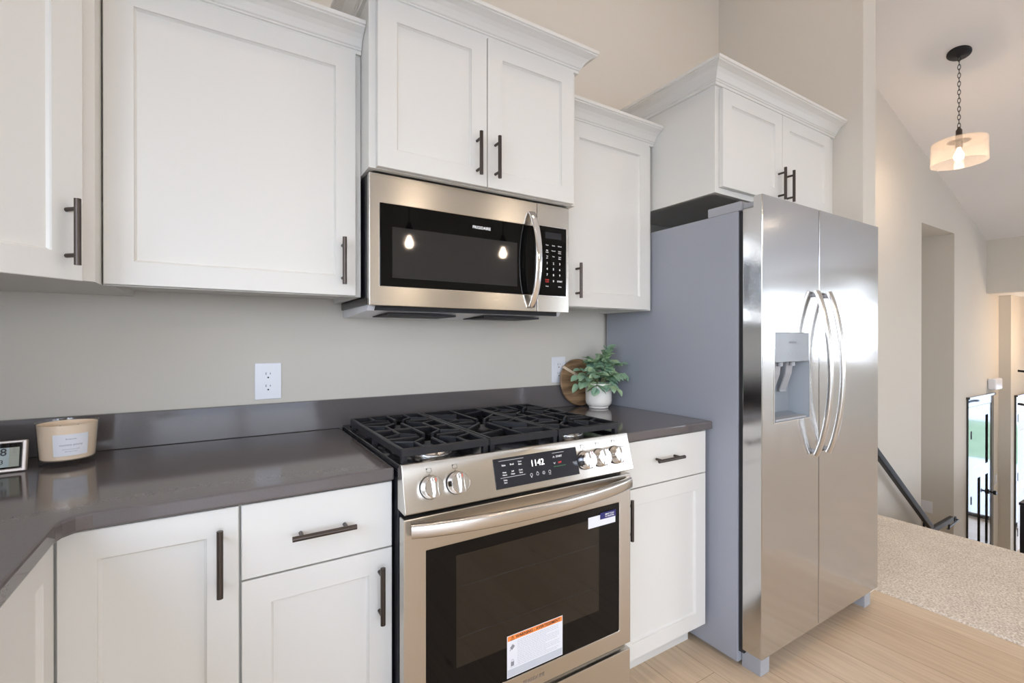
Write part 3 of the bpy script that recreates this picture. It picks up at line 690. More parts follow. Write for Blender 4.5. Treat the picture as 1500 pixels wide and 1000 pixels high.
def grate(x0, x1, centres):
    bm = bmesh.new()
    for p, q in (((x0, GY0), (x1, GY0)), ((x1, GY0), (x1, GY1)), ((x1, GY1), (x0, GY1)), ((x0, GY1), (x0, GY0))): bar(bm, p, q, 0.012, 0.940, 0.960)
    ym = (GY0 + GY1) / 2; xm = (x0 + x1) / 2
    if len(centres) == 2: bar(bm, (x0, ym), (x1, ym), 0.011)
    for cx, cy in centres:
        ylo, yhi = (GY0, GY1) if len(centres) == 1 else ((GY0, ym) if cy < ym else (ym, GY1))
        hw, hh = (x1 - x0) / 2, (yhi - ylo) / 2; cy0 = (ylo + yhi) / 2
        for sx_ in (-1, 1):
            bar(bm, (xm + sx_ * hw, cy0), (xm + sx_ * 0.030, cy0), 0.009)
            for sy_ in (-1, 1):
                k = min(hh, 0.135)
                a_ = (xm + sx_ * hw * 0.52, cy0 + sy_ * k * 0.98) if hh < 0.2 else (xm + sx_ * hw, cy0 + sy_ * 0.115)
                b_ = (xm + sx_ * hw * 0.52, cy0 + sy_ * 0.062)
                c_ = (xm + sx_ * 0.026, cy0 + sy_ * 0.028)
                bar(bm, a_, b_, 0.0085); bar(bm, b_, c_, 0.0085)
                bar(bm, b_, (xm + sx_ * hw, cy0 + sy_ * 0.030), 0.0075)
                if hh > 0.2:
                    bar(bm, (xm + sx_ * hw, cy0 + sy_ * 0.20), (xm + sx_ * 0.02, cy0 + sy_ * 0.165), 0.0085)
        for sy_ in (-1, 1): bar(bm, (xm, cy0 + sy_ * hh), (xm, cy0 + sy_ * 0.034), 0.009)
    for x_ in (x0 + 0.004, x1 - 0.004):
        for y_ in (GY0 + 0.004, GY1 - 0.004, ym):
            bx(bm, x_ - 0.007, x_ + 0.007, y_ - 0.008, y_ + 0.008, 0.9145, 0.945)
    return obj('grate', bm, M['iron'], c, 0.001, label='black cast iron cooking grate')
grate(0.384, 0.622, [(0.502, -0.535), (0.502, -0.235)])
grate(0.636, 0.861, [(0.748, -0.385)])
grate(0.875, 1.113, [(0.995, -0.535), (0.995, -0.235)])
# control panel (slanted)
F_P = frame((0, -0.707, 0.817), (1, 0, 0), (0, 0.030, 0.111)); PH = 0.115
bm = bmesh.new()
prof = [(-0.707, 0.817), (-0.677, 0.9285), (-0.668, 0.9285), (-0.650, 0.915), (-0.650, 0.815), (-0.700, 0.813)]
v0 = [bm.verts.new((RX0 - 0.0005, y, z)) for y, z in prof]; v1 = [bm.verts.new((RX1, y, z)) for y, z in prof]
bm.faces.new(v0[::-1]); bm.faces.new(v1)
for i in range(len(prof)): j = (i + 1) % len(prof); bm.faces.new((v0[i], v0[j], v1[j], v1[i]))
pn = obj('control_panel', bm, M['steel'], c, 0.0015)
dsp = box('display', 0.620, 0.905, 0.017, 0.096, 0.0002, 0.0018, M['panel_dark'], pn, 0, F_P)
FT = F_P @ Matrix.Translation((0, 0, 0.0020))
its = [('Bake', 0.0045, 0.650, 0.0765), ('Broil', 0.0045, 0.676, 0.0765), ('Conv', 0.0038, 0.702, 0.0805), ('Bake', 0.0038, 0.702, 0.0735),
       ('Keep', 0.0038, 0.650, 0.0580), ('Warm', 0.0038, 0.650, 0.0510), ('Self', 0.0038, 0.676, 0.0580), ('Clean', 0.0038, 0.676, 0.0510),
       ('Cook', 0.0038, 0.702, 0.0580), ('Time', 0.0038, 0.702, 0.0510), ('Delay', 0.0035, 0.650, 0.0375), ('Start', 0.0035, 0.650, 0.0310),
       ]
letter('start_legend', [('START', 0.0052, 0.838, 0.0775)], FT, M['legend'], dsp, 'white START lettering')
letter('panel_legend', its, FT, M['legend'], dsp, 'white panel lettering')
letter('off_legend', [('OFF', 0.0048, 0.838, 0.0600)], FT, M['red'], dsp, 'red OFF lettering')
letter('clock_digits', [('1142', 0.0165, 0.760, 0.0690)], FT, M['digit'], dsp, 'lit white clock digits')
for a, b, v in ((0.636, 0.716, 0.0885), (0.636, 0.716, 0.0440), (0.815, 0.858, 0.0880)): box('panel_line', a, b, v, v + 0.0006, 0.0001, 0.0004, M['legend'], dsp, 0, FT, label='thin white panel line')
bm = bmesh.new()
def chev(bm, u, v, s):
    for k in (-1, 1):
        A = [(u + k * 0.0035, v - s * 0.0018), (u + k * 0.0027, v - s * 0.0026), (u, v + s * 0.0012), (u, v + s * 0.0028)]
        bm.faces.new([bm.verts.new(FT @ Vector((a, b, 0.0005))) for a, b in A])
chev(bm, 0.819, 0.0775, 1); chev(bm, 0.819, 0.0600, -1)
def ringmark(bm, u, v, r, t=0.0007, fr=FT, n=16):
    o_ = [bm.verts.new(fr @ Vector((u + r * math.cos(2 * PI * k / n), v + r * math.sin(2 * PI * k / n), 0.0005))) for k in range(n)]
    i_ = [bm.verts.new(fr @ Vector((u + (r - t) * math.cos(2 * PI * k / n), v + (r - t) * math.sin(2 * PI * k / n), 0.0005))) for k in range(n)]
    for k in range(n): bm.faces.new((o_[k], o_[(k + 1) % n], i_[(k + 1) % n], i_[k]))
obj('arrow_symbols', bm, M['legend'], dsp, label='white up and down arrows')
for k, u in enumerate((0.735, 0.756, 0.777, 0.798)):
    bm = bmesh.new()
    ringmark(bm, u, 0.0395, 0.0042)
    if k == 0: bx(bm, u - 0.0012, u + 0.0012, 0.0325, 0.0345, 0.0001, 0.0004, FT)
    if k == 1: bx(bm, u - 0.002, u + 0.002, 0.0445, 0.0452, 0.0001, 0.0004, FT)
    if k == 2: bx(bm, u - 0.002, u + 0.002, 0.0392, 0.0398, 0.0001, 0.0004, FT)
    if k == 3: bx(bm, u - 0.004, u + 0.004, 0.0320, 0.0325, 0.0001, 0.0004, FT)
    obj('panel_symbol', bm, M['legend'], dsp, label='white panel symbol')
bm = bmesh.new(); bx(bm, 0.815, 0.858, 0.0500, 0.0506, 0.0001, 0.0004, FT); obj('green_line', bm, M['green'], dsp, label='thin green underline')
# knobs
def knob(u, v):
    fr = F_P @ Matrix.Translation((u, v, 0)); R_ = 0.0275
    bm = bmesh.new(); lathe(bm, [(0, 0.0003), (R_ * 1.03, 0.0003), (R_ * 1.03, 0.004), (0, 0.004)], m=fr, n=36)
    bz = obj('knob_bezel', bm, M['slot'], pn, smooth=True, label='dark ring behind the knob')
    bm = bmesh.new(); lathe(bm, [(0, 0.0045), (R_, 0.0045), (R_ * 0.99, 0.013), (R_ * 0.93, 0.017), (R_ * 0.90, 0.0285), (R_ * 0.82, 0.031), (0, 0.031)], m=fr, n=40)
    kn = obj('knob', bm, M['chrome'], pn, smooth=True)
    bm = bmesh.new()
    n = 14
    # raised grip ridge, waisted
    pts = []
    for k in range(n + 1):
        t = -1 + 2 * k / n; pts.append((0.0052 + 0.0035 * abs(t) ** 2, t * R_ * 0.86))
    loop = [(a, b) for a, b in pts] + [(-a, b) for a, b in reversed(pts)]
    A = [bm.verts.new(fr @ Vector((a, b, 0.030))) for a, b in loop]; B = [bm.verts.new(fr @ Vector((a * 0.8, b * 0.97, 0.0405))) for a, b in loop]
    bm.faces.new(B); bm.faces.new(A[::-1])
    for i in range(len(loop)): bm.faces.new((A[i], A[(i + 1) % len(loop)], B[(i + 1) % len(loop)], B[i]))
    obj('knob_grip', bm, M['chrome'], kn, 0.0008)
    bm = bmesh.new(); bx(bm, -0.0010, 0.0010, R_ * 0.5, R_ * 0.82, 0.0405, 0.0409, fr); obj('knob_mark', bm, M['redmark'], kn, label='small red pointer mark')
    bm = bmesh.new()                                   # burner symbol above
    slab_hole(bm, fr, -0.0065, 0.0065, R_ + 0.008, R_ + 0.018, [(-0.0058, 0.0058, R_ + 0.0087, R_ + 0.0173)], 0.0002, 0.0005)
    bx(bm, -0.0075, -0.0045, R_ + 0.0155, R_ + 0.0185, 0.0005, 0.0007, fr); bx(bm, -0.001, 0.001, R_ + 0.003, R_ + 0.005, 0.0002, 0.0005, fr)
    obj('burner_symbol', bm, M['blackink'], pn, label='small dark burner symbol')
for u in (0.438, 0.508, 0.932, 0.992, 1.059): knob(u, 0.0535)
# oven door
F_O = FRONT(-0.660)
DZ0, DZ1 = 0.252, 0.800
bm = bmesh.new(); slab_hole(bm, F_O, RX0, RX1, DZ0, DZ1, [(0.427, 1.077, 0.305, 0.714)], 0.001, 0.033)
od = obj('oven_door', bm, M['steel'], c, 0.003)
box('oven_glass', 0.4274, 1.0766, 0.3054, 0.7136, 0.004, 0.0315, M['glass_black'], od, 0, F_O, label='black glass panel')
box('oven_window', 0.508, 0.992, 0.395, 0.682, 0.0316, 0.0320, M['oven_pane'], od, 0, F_O, label='tinted inner window')
for v in (0.470, 0.6): box('oven_rack', 0.515, 0.985, v, v + 0.0012, 0.0320, 0.0322, M['panel_dark'], od, 0, F_O, label='dim oven rack line seen through the window')
h = bow_handle('handle', FRONT(-0.694), (0.385, 0.775), (1.112, 0.775), 0.010, 0.048, 0.036, 0.020, M['steel_smooth'], od, along='u')
letter('brand_lettering', [('FRIGIDAIRE', 0.0100, 0.7485, 0.278)], FRONT(-0.6935), M['logo_grey'], od, 'grey brand lettering')
# warning sticker
st = box('warning_sticker', 0.659, 0.849, 0.310, 0.425, 0.0325, 0.0329, M['paper'], od, 0, F_O, label='white and orange warning sticker')
F_S = FRONT(-0.6931)
bm = bmesh.new(); bx(bm, 0.661, 0.847, 0.410, 0.4235, 0, 0.0001, F_S); obj('sticker_band', bm, M['orange'], st)
letter('sticker_heading', [('\u26a0 WARNING - AVERTISSEMENT', 0.0082, 0.754, 0.4165)], FRONT(-0.6932), M['blackink'], st)
bm = bmesh.new(); bx(bm, 0.661, 0.847, 0.3115, 0.332, 0, 0.0001, F_S); obj('sticker_footer', bm, M['palegrey'], st)
bm = bmesh.new(); random.seed(3)
for i in range(15):
    v = 0.404 - i * 0.0048; a = 0.692 if i < 14 else 0.669
    e_ = 0.842 - (0.05 if i in (3, 8, 12) else random.uniform(0, 0.01)); u = a
    while u < e_ - 0.004:
        w_ = random.uniform(0.004, 0.011); bx(bm, u, min(u + w_, e_), v, v + 0.0013, 0.0001, 0.0002, F_S); u += w_ + 0.0016
obj('sticker_text', bm, M['palegrey'], st)
bm = bmesh.new()
q = frame((0.676, -0.6933, 0.392), (1, 1e-9, 1), (-1, 0, 1)); bx(bm, -0.006, 0.006, -0.005, 0.005, 0, 0.0001, q); bx(bm, -0.012, -0.006, -0.001, 0.001, 0, 0.0001, q)
obj('sticker_pictogram', bm, M['ink'], st); bm = bmesh.new()
bx(bm, 0.671, 0.681, 0.340, 0.352, 0, 0.0001, FRONT(-0.6933)); ringmark(bm, 0.676, 0.3545, 0.004, 0.001, FRONT(-0.6933)); obj('sticker_pictogram', bm, M['ink'], st)
s2 = box('product_sticker', 0.948, 1.060, 0.656, 0.690, 0.0325, 0.0328, M['paper'], od, 0, F_O, label='small white and navy sticker')
bm = bmesh.new(); bx(bm, 0.9955, 1.062, 0.6755, 0.696, 0.0003, 0.0004, F_S); obj('sticker_band', bm, M['navy'], s2)
letter('sticker_text', [('SMART SCAN', 0.0044, 1.034, 0.6885), ('TO REGISTER', 0.0044, 1.034, 0.6815)], FRONT(-0.6936), M['legend'], s2)
# storage drawer
F_R = FRONT(-0.660)
bm = bmesh.new(); bx(bm, RX0, RX1, 0.075, 0.232, 0.001, 0.031, F_R); bx(bm, RX0 + 0.004, RX1 - 0.004, 0.232, 0.240, 0.001, 0.012, F_R)
obj('storage_drawer', bm, M['steel'], c, 0.002)
box('toe_panel', RX0 + 0.02, RX1 - 0.02, -0.60, -0.58, 0.0, 0.075, M['black_body'], c)
bm = bmesh.new()
bm.free()
for x_ in (0.40, 1.09):
    for y_ in (-0.62, -0.08): bm = bmesh.new(); cyl(bm, (x_, y_, 0), (x_, y_, 0.03), 0.018, n=16); obj('levelling_foot', bm, M['black_body'], c)

# ================================================================== REFRIGERATOR
FX0, FX1, FS = 1.6455, 2.5955, 2.052
FD0, FD1 = -0.752, -0.827
c = root('refrigerator', (2.12, -0.4, 0), 'tall stainless side-by-side refrigerator with water dispenser', 'refrigerator')
bm = bmesh.new(); bx(bm, FX0 + 0.0045, FX1 - 0.002, -0.732, -0.025, 0.018, 1.716)
obj('body', bm, M['fr_side'], c, 0.003, label='grey painted side casing')
bm = bmesh.new(); bx(bm, FX0 + 0.012, FX1 - 0.01, FD0, -0.732, 0.06, 1.712); obj('door_seal', bm, M['dark_gap'], c)
F_E = FRONT(FD0)
dz0, dz1 = 0.080, 1.756
bm = bmesh.new(); slab_hole(bm, F_E, FX0, FS - 0.003, dz0, dz1, [(1.724, 1.974, 0.926, 1.260)], 0.001, 0.075)
ld = obj('freezer_door', bm, M['steel_fr'], c)
# the back top corner steps down for the hinge
cb = bmesh.new(); bx(cb, FX0 - 0.05, FX0 + 0.115, -0.793, -0.740, 1.716, 1.80); co = obj('cutter', cb, M['steel_fr'])
bo = ld.modifiers.new('notch', 'BOOLEAN'); bo.operation = 'DIFFERENCE'; bo.solver = 'EXACT'; bo.object = co
bpy.context.view_layer.update(); dg = bpy.context.evaluated_depsgraph_get(); nm = bpy.data.meshes.new_from_object(ld.evaluated_get(dg))
ld.modifiers.clear(); ld.data = nm; bpy.data.objects.remove(co)
b_ = ld.modifiers.new('edge', 'BEVEL'); b_.width = 0.0025; b_.segments = 2; b_.limit_method = 'ANGLE'; b_.angle_limit = math.radians(40)
bm = bmesh.new(); bx(bm, FS + 0.003, FX1, dz0, dz1, 0.001, 0.075, F_E)
rd = obj('fresh_food_door', bm, M['steel_fr'], c, 0.0025)
# dispenser
box('dispenser_panel', 1.7245, 1.9735, 1.148, 1.2595, 0.030, 0.0745, M['disp'], ld, 0.002, F_E)
bm = bmesh.new()
a0, a1, b0, b1 = 1.7245, 1.9735, 0.9265, 1.1478
def V3(u, v, w): return bm.verts.new(F_E @ Vector((u, v, w)))
bk = [V3(a0 + 0.02, b0 + 0.02, 0.004), V3(a1 - 0.02, b0 + 0.02, 0.004), V3(a1 - 0.02, b1, 0.004), V3(a0 + 0.02, b1, 0.004)]
ft = [V3(a0, b0, 0.0745), V3(a1, b0, 0.0745), V3(a1, b1, 0.0745), V3(a0, b1, 0.0745)]
bm.faces.new(bk)
for i in range(4): bm.faces.new((ft[i], ft[(i + 1) % 4], bk[(i + 1) % 4], bk[i]))
obj('dispenser_recess', bm, M['disp'], ld)
bm = bmesh.new(); slab_hole(bm, F_E, 1.7215, 1.9765, 0.9235, 1.2625, [(1.7245, 1.9735, 0.9265, 1.2600)], 0.0748, 0.0765); obj('dispenser_trim', bm, M['chrome'], ld, label='thin bright trim')
bm = bmesh.new(); bx(bm, 1.740, 1.958, 0.9275, 0.936, 0.006, 0.073, F_E); obj('drip_tray', bm, M['grey_plastic'], ld, 0.002)
for u in (1.80, 1.885):
    bm = bmesh.new()
    sweep(bm, [(u, 1.146, 0.045), (u, 1.10, 0.040), (u, 1.035, 0.018), (u, 1.028, 0.020)], [(-0.022, -0.002), (0.022, -0.002), (0.022, 0.002), (-0.022, 0.002)], (1, 0, 0), m=F_E)
    obj('dispenser_paddle', bm, M['grey_plastic'], ld)
    bm = bmesh.new(); cyl(bm, F_E @ Vector((u, 1.148, 0.055)), F_E @ Vector((u, 1.132, 0.055)), 0.010, n=16); obj('dispenser_spout', bm, M['grey_plastic'], ld)
letter('brand_lettering', [('FRIGIDAIRE', 0.0070, 1.852, 1.222)], FRONT(FD0 - 0.0752), M['ink'], ld, 'grey brand lettering')
for u in (1.820, 1.850, 1.880): bm = bmesh.new(); ringmark(bm, u, 1.178, 0.003, 0.0008, FRONT(FD0 - 0.0751)); obj('dispenser_symbol', bm, M['ink'], ld)
def fr_handle(x, parent):
    h_ = bow_handle('handle', FRONT(FD1), (x, 0.775), (x, 1.425), 0.012, 0.052, 0.026, 0.018, M['steel_smooth'], parent, n=30)
    for v in (0.790, 1.410): bm = bmesh.new(); cyl(bm, (x, FD1 + 0.001, v), (x, FD1 - 0.022, v), 0.009, n=16); obj('handle_mount', bm, M['grey_plastic'], h_, smooth=True)
fr_handle(2.004, ld); fr_handle(2.102, rd)
# hinge covers on top
for i, (x0, x1) in enumerate(((FX0 + 0.008, FX0 + 0.13), (FX1 - 0.13, FX1 - 0.008))):
    bm = bmesh.new(); bx(bm, x0, x1, -0.742, -0.60, 1.7165, 1.752); bx(bm, x0 + 0.012, x1 - 0.045, -0.788, -0.742, 1.722, 1.742) if i == 0 else None
    obj('hinge_cover', bm, M['grey_plastic'], c, 0.003)
for x0 in (FX0 + 0.026, FX1 - 0.085):
    bm = bmesh.new(); bx(bm, x0, x0 + 0.058, -0.808, -0.735, 0.0, 0.066); bx(bm, x0 + 0.003, x0 + 0.055, -0.800, -0.735, 0.066, 0.073)
    obj('foot_cover', bm, M['grey_plastic'], c, 0.002)
bm = bmesh.new(); bx(bm, FX0 + 0.09, FX1 - 0.09, -0.70, -0.68, 0.005, 0.075); obj('base_grille', bm, M['dark_gap'], c)

# ================================================================== COUNTER OBJECTS
# candle
CX, CY = -0.338, -0.142
c = root('candle', (CX, CY, CT), 'cream candle in a glass jar on the dark countertop at left', 'candle')
z = CT + 0.0008
bm = bmesh.new(); lathe(bm, [(0, z), (0.0525, z), (0.0545, z + 0.003), (0.0615, z + 0.108), (0.0605, z + 0.1085), (0.0595, z + 0.108), (0.0535, z + 0.0135), (0, z + 0.0135)], (CX, CY, 0), 64)
obj('jar', bm, M['jar_glass'], c, smooth=True, label='clear glass jar')
bm = bmesh.new(); lathe(bm, [(0, z + 0.014), (0.049, z + 0.014), (0.0530, z + 0.017), (0.0588, z + 0.103), (0.0575, z + 0.103), (0.0555, z + 0.088), (0, z + 0.086)], (CX, CY, 0), 64)
wx = obj('wax', bm, M['wax'], c, smooth=True)
for dx, dy in ((-0.015, 0.0), (0.018, 0.008)):
    bm = bmesh.new(); cyl(bm, (CX + dx, CY + dy, z + 0.086), (CX + dx, CY + dy, z + 0.096), 0.0012, n=8); obj('wick', bm, M['blackink'], wx)
ang0 = math.atan2(cam.location.y - CY, cam.location.x - CX) + 0.10
def onjar(q, extra=0.0):
    r = 0.0545 + 0.0070 * (q.y - 0.003) / 0.105 + 0.0006 + extra + q.z; a = ang0 + q.x / 0.058
    return Vector((CX + r * math.cos(a), CY + r * math.sin(a), z + q.y))
bm = bmesh.new(); n = 16; lo, hi = 0.027, 0.081; half = 0.0340
A = [bm.verts.new(onjar(Vector((-half + 2 * half * i / n, lo, 0)))) for i in range(n + 1)]; B = [bm.verts.new(onjar(Vector((-half + 2 * half * i / n, hi, 0)))) for i in range(n + 1)]
for i in range(n): bm.faces.new((A[i], A[i + 1], B[i + 1], B[i]))
lb = obj('label', bm, M['paper'], c, label='white paper label')
bm = bmesh.new()
for s_, h_, v_ in (('Botanicals', 0.0035, 0.069), ('country peony', 0.0052, 0.0545), ('hand poured soy candle', 0.0024, 0.0435), ('NET WT 12 OZ', 0.0024, 0.0375)):
    add_text(bm, s_, h_, I4, 0, v_, 0.0004, warp=onjar)
obj('label_text', bm, M['ink'], lb)
# weather clock
KX, KY = -0.478, -0.195
c = root('digital_clock', (KX, KY, CT), 'small digital weather clock with champagne frame, at the far left of the countertop', 'clock')
F_K = frame((KX, KY, CT + 0.0015), (1, 0.06, 0), (0, 0.17, 1)); 
kw, kh = 0.074, 0.074
bm = bmesh.new(); slab_hole(bm, F_K, -kw, kw, 0, kh, [(-kw + 0.008, kw - 0.008, 0.008, kh - 0.006)], -0.016, 0.003); obj('frame', bm, M['champagne'], c, 0.002)
bz = box('screen_border', -kw + 0.0082, kw - 0.0082, 0.0082, kh - 0.0062, -0.012, 0.0, M['glass_black'], c, 0, F_K)
box('lcd_screen', -kw + 0.014, kw - 0.030, 0.012, kh - 0.016, 0.0001, 0.0004, M['lcd'], bz, 0, F_K)
box('lcd_side', kw - 0.030, kw - 0.0125, 0.012, kh - 0.016, 0.0001, 0.0004, M['lcd2'], bz, 0, F_K)
FK2 = F_K @ Matrix.Translation((0, 0, 0.0001))
letter('lcd_digits', [('11:42 8', 0.017, 0.004, 0.047), ('4:10 73', 0.010, 0.014, 0.024), ('::  ..::', 0.004, 0.022, 0.0345), ('72%', 0.006, -0.028, 0.016)], FK2, M['blackink'], bz)
bm = bmesh.new()
for k in range(6): bx(bm, kw - 0.029, kw - 0.0145, 0.016 + k * 0.0065, 0.0163 + k * 0.0065, 0.0005, 0.0007, F_K)
obj('lcd_lines', bm, M['ink'], bz)
bm = bmesh.new(); bx(bm, -0.045, 0.045, 0.0, 0.003, -0.050, -0.017, F_K); 
bmesh.ops.translate(bm, verts=bm.verts[:], vec=(0, 0, 0.0085)); obj('stand', bm, M['champagne'], c)
# round board leaning on the backsplash
BXc, BR = 1.462, 0.112
tilt = math.radians(9)
F_C = frame((BXc, -0.052, CT + 0.0035), (1, 0, 0), (0, math.sin(tilt), math.cos(tilt)))
c = root('serving_board', (BXc, -0.052, CT), 'round dark wooden serving board with a pale stripe, leaning behind the potted plant', 'board')
bm = bmesh.new(); lathe(bm, [(0, 0), (BR - 0.003, 0), (BR, 0.003), (BR, 0.010), (BR - 0.003, 0.013), (0, 0.013)], m=F_C @ Matrix.Translation((0, BR, -0.0065)), n=72)
bd = obj('board', bm, M['wood_dark'], c, smooth=True)
bm = bmesh.new(); q = F_C @ Matrix.Translation((0.0, BR + 0.028, 0.0066)) @ Matrix.Rotation(math.radians(-28), 4, 'Z')
bx(bm, -0.1045, 0.1045, -0.0065, 0.0065, 0, 0.0003, q); obj('inlay', bm, M['wood_pale'], bd, label='pale maple inlay stripe')
# potted plant
PX, PY = 1.503, -0.128
c = root('potted_plant', (PX, PY, CT), 'small leafy green plant in a cream ceramic pot beside the refrigerator', 'plant')
z = CT + 0.0008
bm = bmesh.new(); lathe(bm, [(0, z), (0.043, z), (0.045, z + 0.002), (0.045, z + 0.008), (0.050, z + 0.011), (0.058, z + 0.020), (0.0605, z + 0.032), (0.0610, z + 0.112), (0.0600, z + 0.1145), (0.0575, z + 0.114), (0.0570, z + 0.100), (0, z + 0.100)], (PX, PY, 0), 56)
obj('pot', bm, M['ceramic'], c, smooth=True)
bm = bmesh.new(); lathe(bm, [(0, z + 0.1005), (0.056, z + 0.1005), (0.050, z + 0.1045), (0, z + 0.106)], (PX, PY, 0), 24); obj('soil', bm, M['soil'], c)
random.seed(21)
def leaf(bm, base, d, up, L, Wd, curl):
    d = d.normalized(); s = d.cross(up).normalized(); nrm = s.cross(d).normalized(); rows = 7; R = []
    for i in range(rows + 1):
        t = i / rows; w_ = Wd * (math.sin(PI * t ** 0.85) ** 0.75) if 0 < t < 1 else 0.0004
        cen = base + d * (L * t) + nrm * (-curl * L * t * t) 
        R.append([bm.verts.new(cen + s * (w_ * k) + nrm * (abs(k) * w_ * 0.28)) for k in (-1, -0.5, 0, 0.5, 1)])
    for A, B in zip(R, R[1:]):
        for k in range(4): bm.faces.new((A[k], A[k + 1], B[k + 1], B[k]))
bl = bmesh.new(); bs = bmesh.new()
tips = []
R_ = Vector((0.85, -0.527, 0)); Fv = Vector((0.527, 0.85, 0))
for i in range(26):
    if i < 5: az = 2 * PI * i / 5 + 0.3; out = 0.030; hgt = (0.165, 0.130, 0.12, 0.11, 0.14)[i]
    elif i < 12: az = 2 * PI * i / 7 + 0.7; out = random.uniform(0.060, 0.085); hgt = random.uniform(0.065, 0.115)
    else: az = 2 * PI * i / 7; out = random.uniform(0.075, 0.100); hgt = random.uniform(-0.01, 0.055)
    dirv = R_ * math.cos(az) * 1.0 + Fv * math.sin(az) * 0.72
    b0 = Vector((PX, PY, z + 0.104)) + dirv * 0.02; b2 = b0 + dirv * (out) + Vector((0, 0, hgt)); b1 = b0 + dirv * out * 0.35 + Vector((0, 0, hgt * 0.8 + 0.03))
    pts = [b0.lerp(b1, t / 6).lerp(b1.lerp(b2, t / 6), t / 6) for t in range(7)]
    tube(bs, pts, 0.0013, 6)
    for k, t in enumerate((2, 3, 4, 5, 6)):
        p = pts[t]; tan = (pts[min(t + 1, 6)] - pts[t - 1]).normalized()
        for sgn in ((-1, 1) if t < 6 else (0, 1)):
            sd = tan.cross(Vector((0, 0, 1))); sd = (sd if sd.length > 0.1 else R_).normalized()
            rv = Vector((random.uniform(-.35, .35), random.uniform(-.35, .35), random.uniform(-.15, .45)))
            d = (tan * 0.55 + sd * sgn * 1.0 + rv) if t < 6 else (tan + rv * 0.6 + sd * sgn * 0.6)
            d.z -= 0.45 if i >= 15 else 0; L = random.uniform(0.044, 0.058) * (0.85 if t == 6 else 1)
            if p.y + d.normalized().y * L > -0.022 and p.z < 2: d.y = -abs(d.y) * 0.3
            e_ = p + d.normalized() * L
            if e_.y > -0.015 or e_.x > 1.64 or p.x > 1.64: continue
            if min(e_.x, p.x) < BXc + BR and min(e_.z, p.z) < CT + 2 * BR + 0.02 and max(e_.y, p.y) > -0.075: continue
            leaf(bl, p, d, Vector((0, 0, 1)) + Vector((random.uniform(-.4, .4), -0.35 + random.uniform(-.3, .3), 0)), L, random.uniform(0.0150, 0.0195), random.uniform(0.05, 0.35))
# upright tip
obj('foliage', bl, M['leaf'], c, smooth=True); obj('stems', bs, M['stem'], c, smooth=True)

# ================================================================== ENTRY SIDE
# pendant with chain
PXp, PYp = 4.775, -0.540; zc_ = cz(PXp)
c = root('chain_pendant_lamp', (PXp, PYp, 2.56), 'black chain pendant with a seeded glass drum shade over the stairs', 'lamp')
nrm = Vector((-0.3257, 0, -1)).normalized(); Fc = frame((PXp, PYp, zc_), (0, 1, 0), nrm.cross(Vector((0, 1, 0))))
Fc = Matrix.Translation((PXp, PYp, zc_)) @ nrm.to_track_quat('Z', 'Y').to_matrix().to_4x4()
bm = bmesh.new(); lathe(bm, [(0, 0.001), (0.072, 0.001), (0.072, 0.010), (0.062, 0.020), (0.02, 0.028), (0.008, 0.040), (0, 0.040)], m=Fc, n=36); obj('canopy', bm, M['black_metal'], c, smooth=True)
bm = bmesh.new(); ztop, zbot = zc_ - 0.030, 2.845; nl = 17; step = (ztop - zbot) / nl
for i in range(nl):
    zc2 = ztop - step * (i + 0.5); a = Vector((1, 0.2, 0)).normalized() if i % 2 else Vector((-0.2, 1, 0)).normalized(); pts = []
    hl, hw = step * 0.66, 0.0085
    for k in range(17):
        t = 2 * PI * k / 16; pts.append(Vector((PXp, PYp, zc2)) + a * hw * math.cos(t) + Vector((0, 0, 1)) * hl * math.sin(t))
    tube(bm, pts, 0.0022, 6)
obj('chain', bm, M['black_metal'], c, smooth=True)
bm = bmesh.new(); lathe(bm, [(0, 2.850), (0.008, 2.850), (0.012, 2.835), (0.019, 2.825), (0.019, 2.765), (0.024, 2.760), (0.024, 2.745), (0.07, 2.742), (0.07, 2.739), (0.022, 2.738), (0.022, 2.69), (0, 2.69)], (PXp, PYp, 0), 28); obj('socket', bm, M['bronze'], c, smooth=True)
bm = bmesh.new(); lathe(bm, [(0.055, 2.745), (0.160, 2.742), (0.163, 2.736), (0.165, 2.575), (0.161, 2.575), (0.158, 2.736), (0.055, 2.739)], (PXp, PYp, 0), 56, close=True); obj('shade', bm, M['seeded'], c, smooth=True, label='seeded clear glass drum shade')
bm = bmesh.new(); lathe(bm, [(0.011, 2.689), (0.013, 2.675), (0.028, 2.645), (0.031, 2.625), (0.025, 2.605), (0.012, 2.596), (0, 2.594)], (PXp, PYp, 0), 24); obj('bulb', bm, M['bulb'], c, smooth=True)
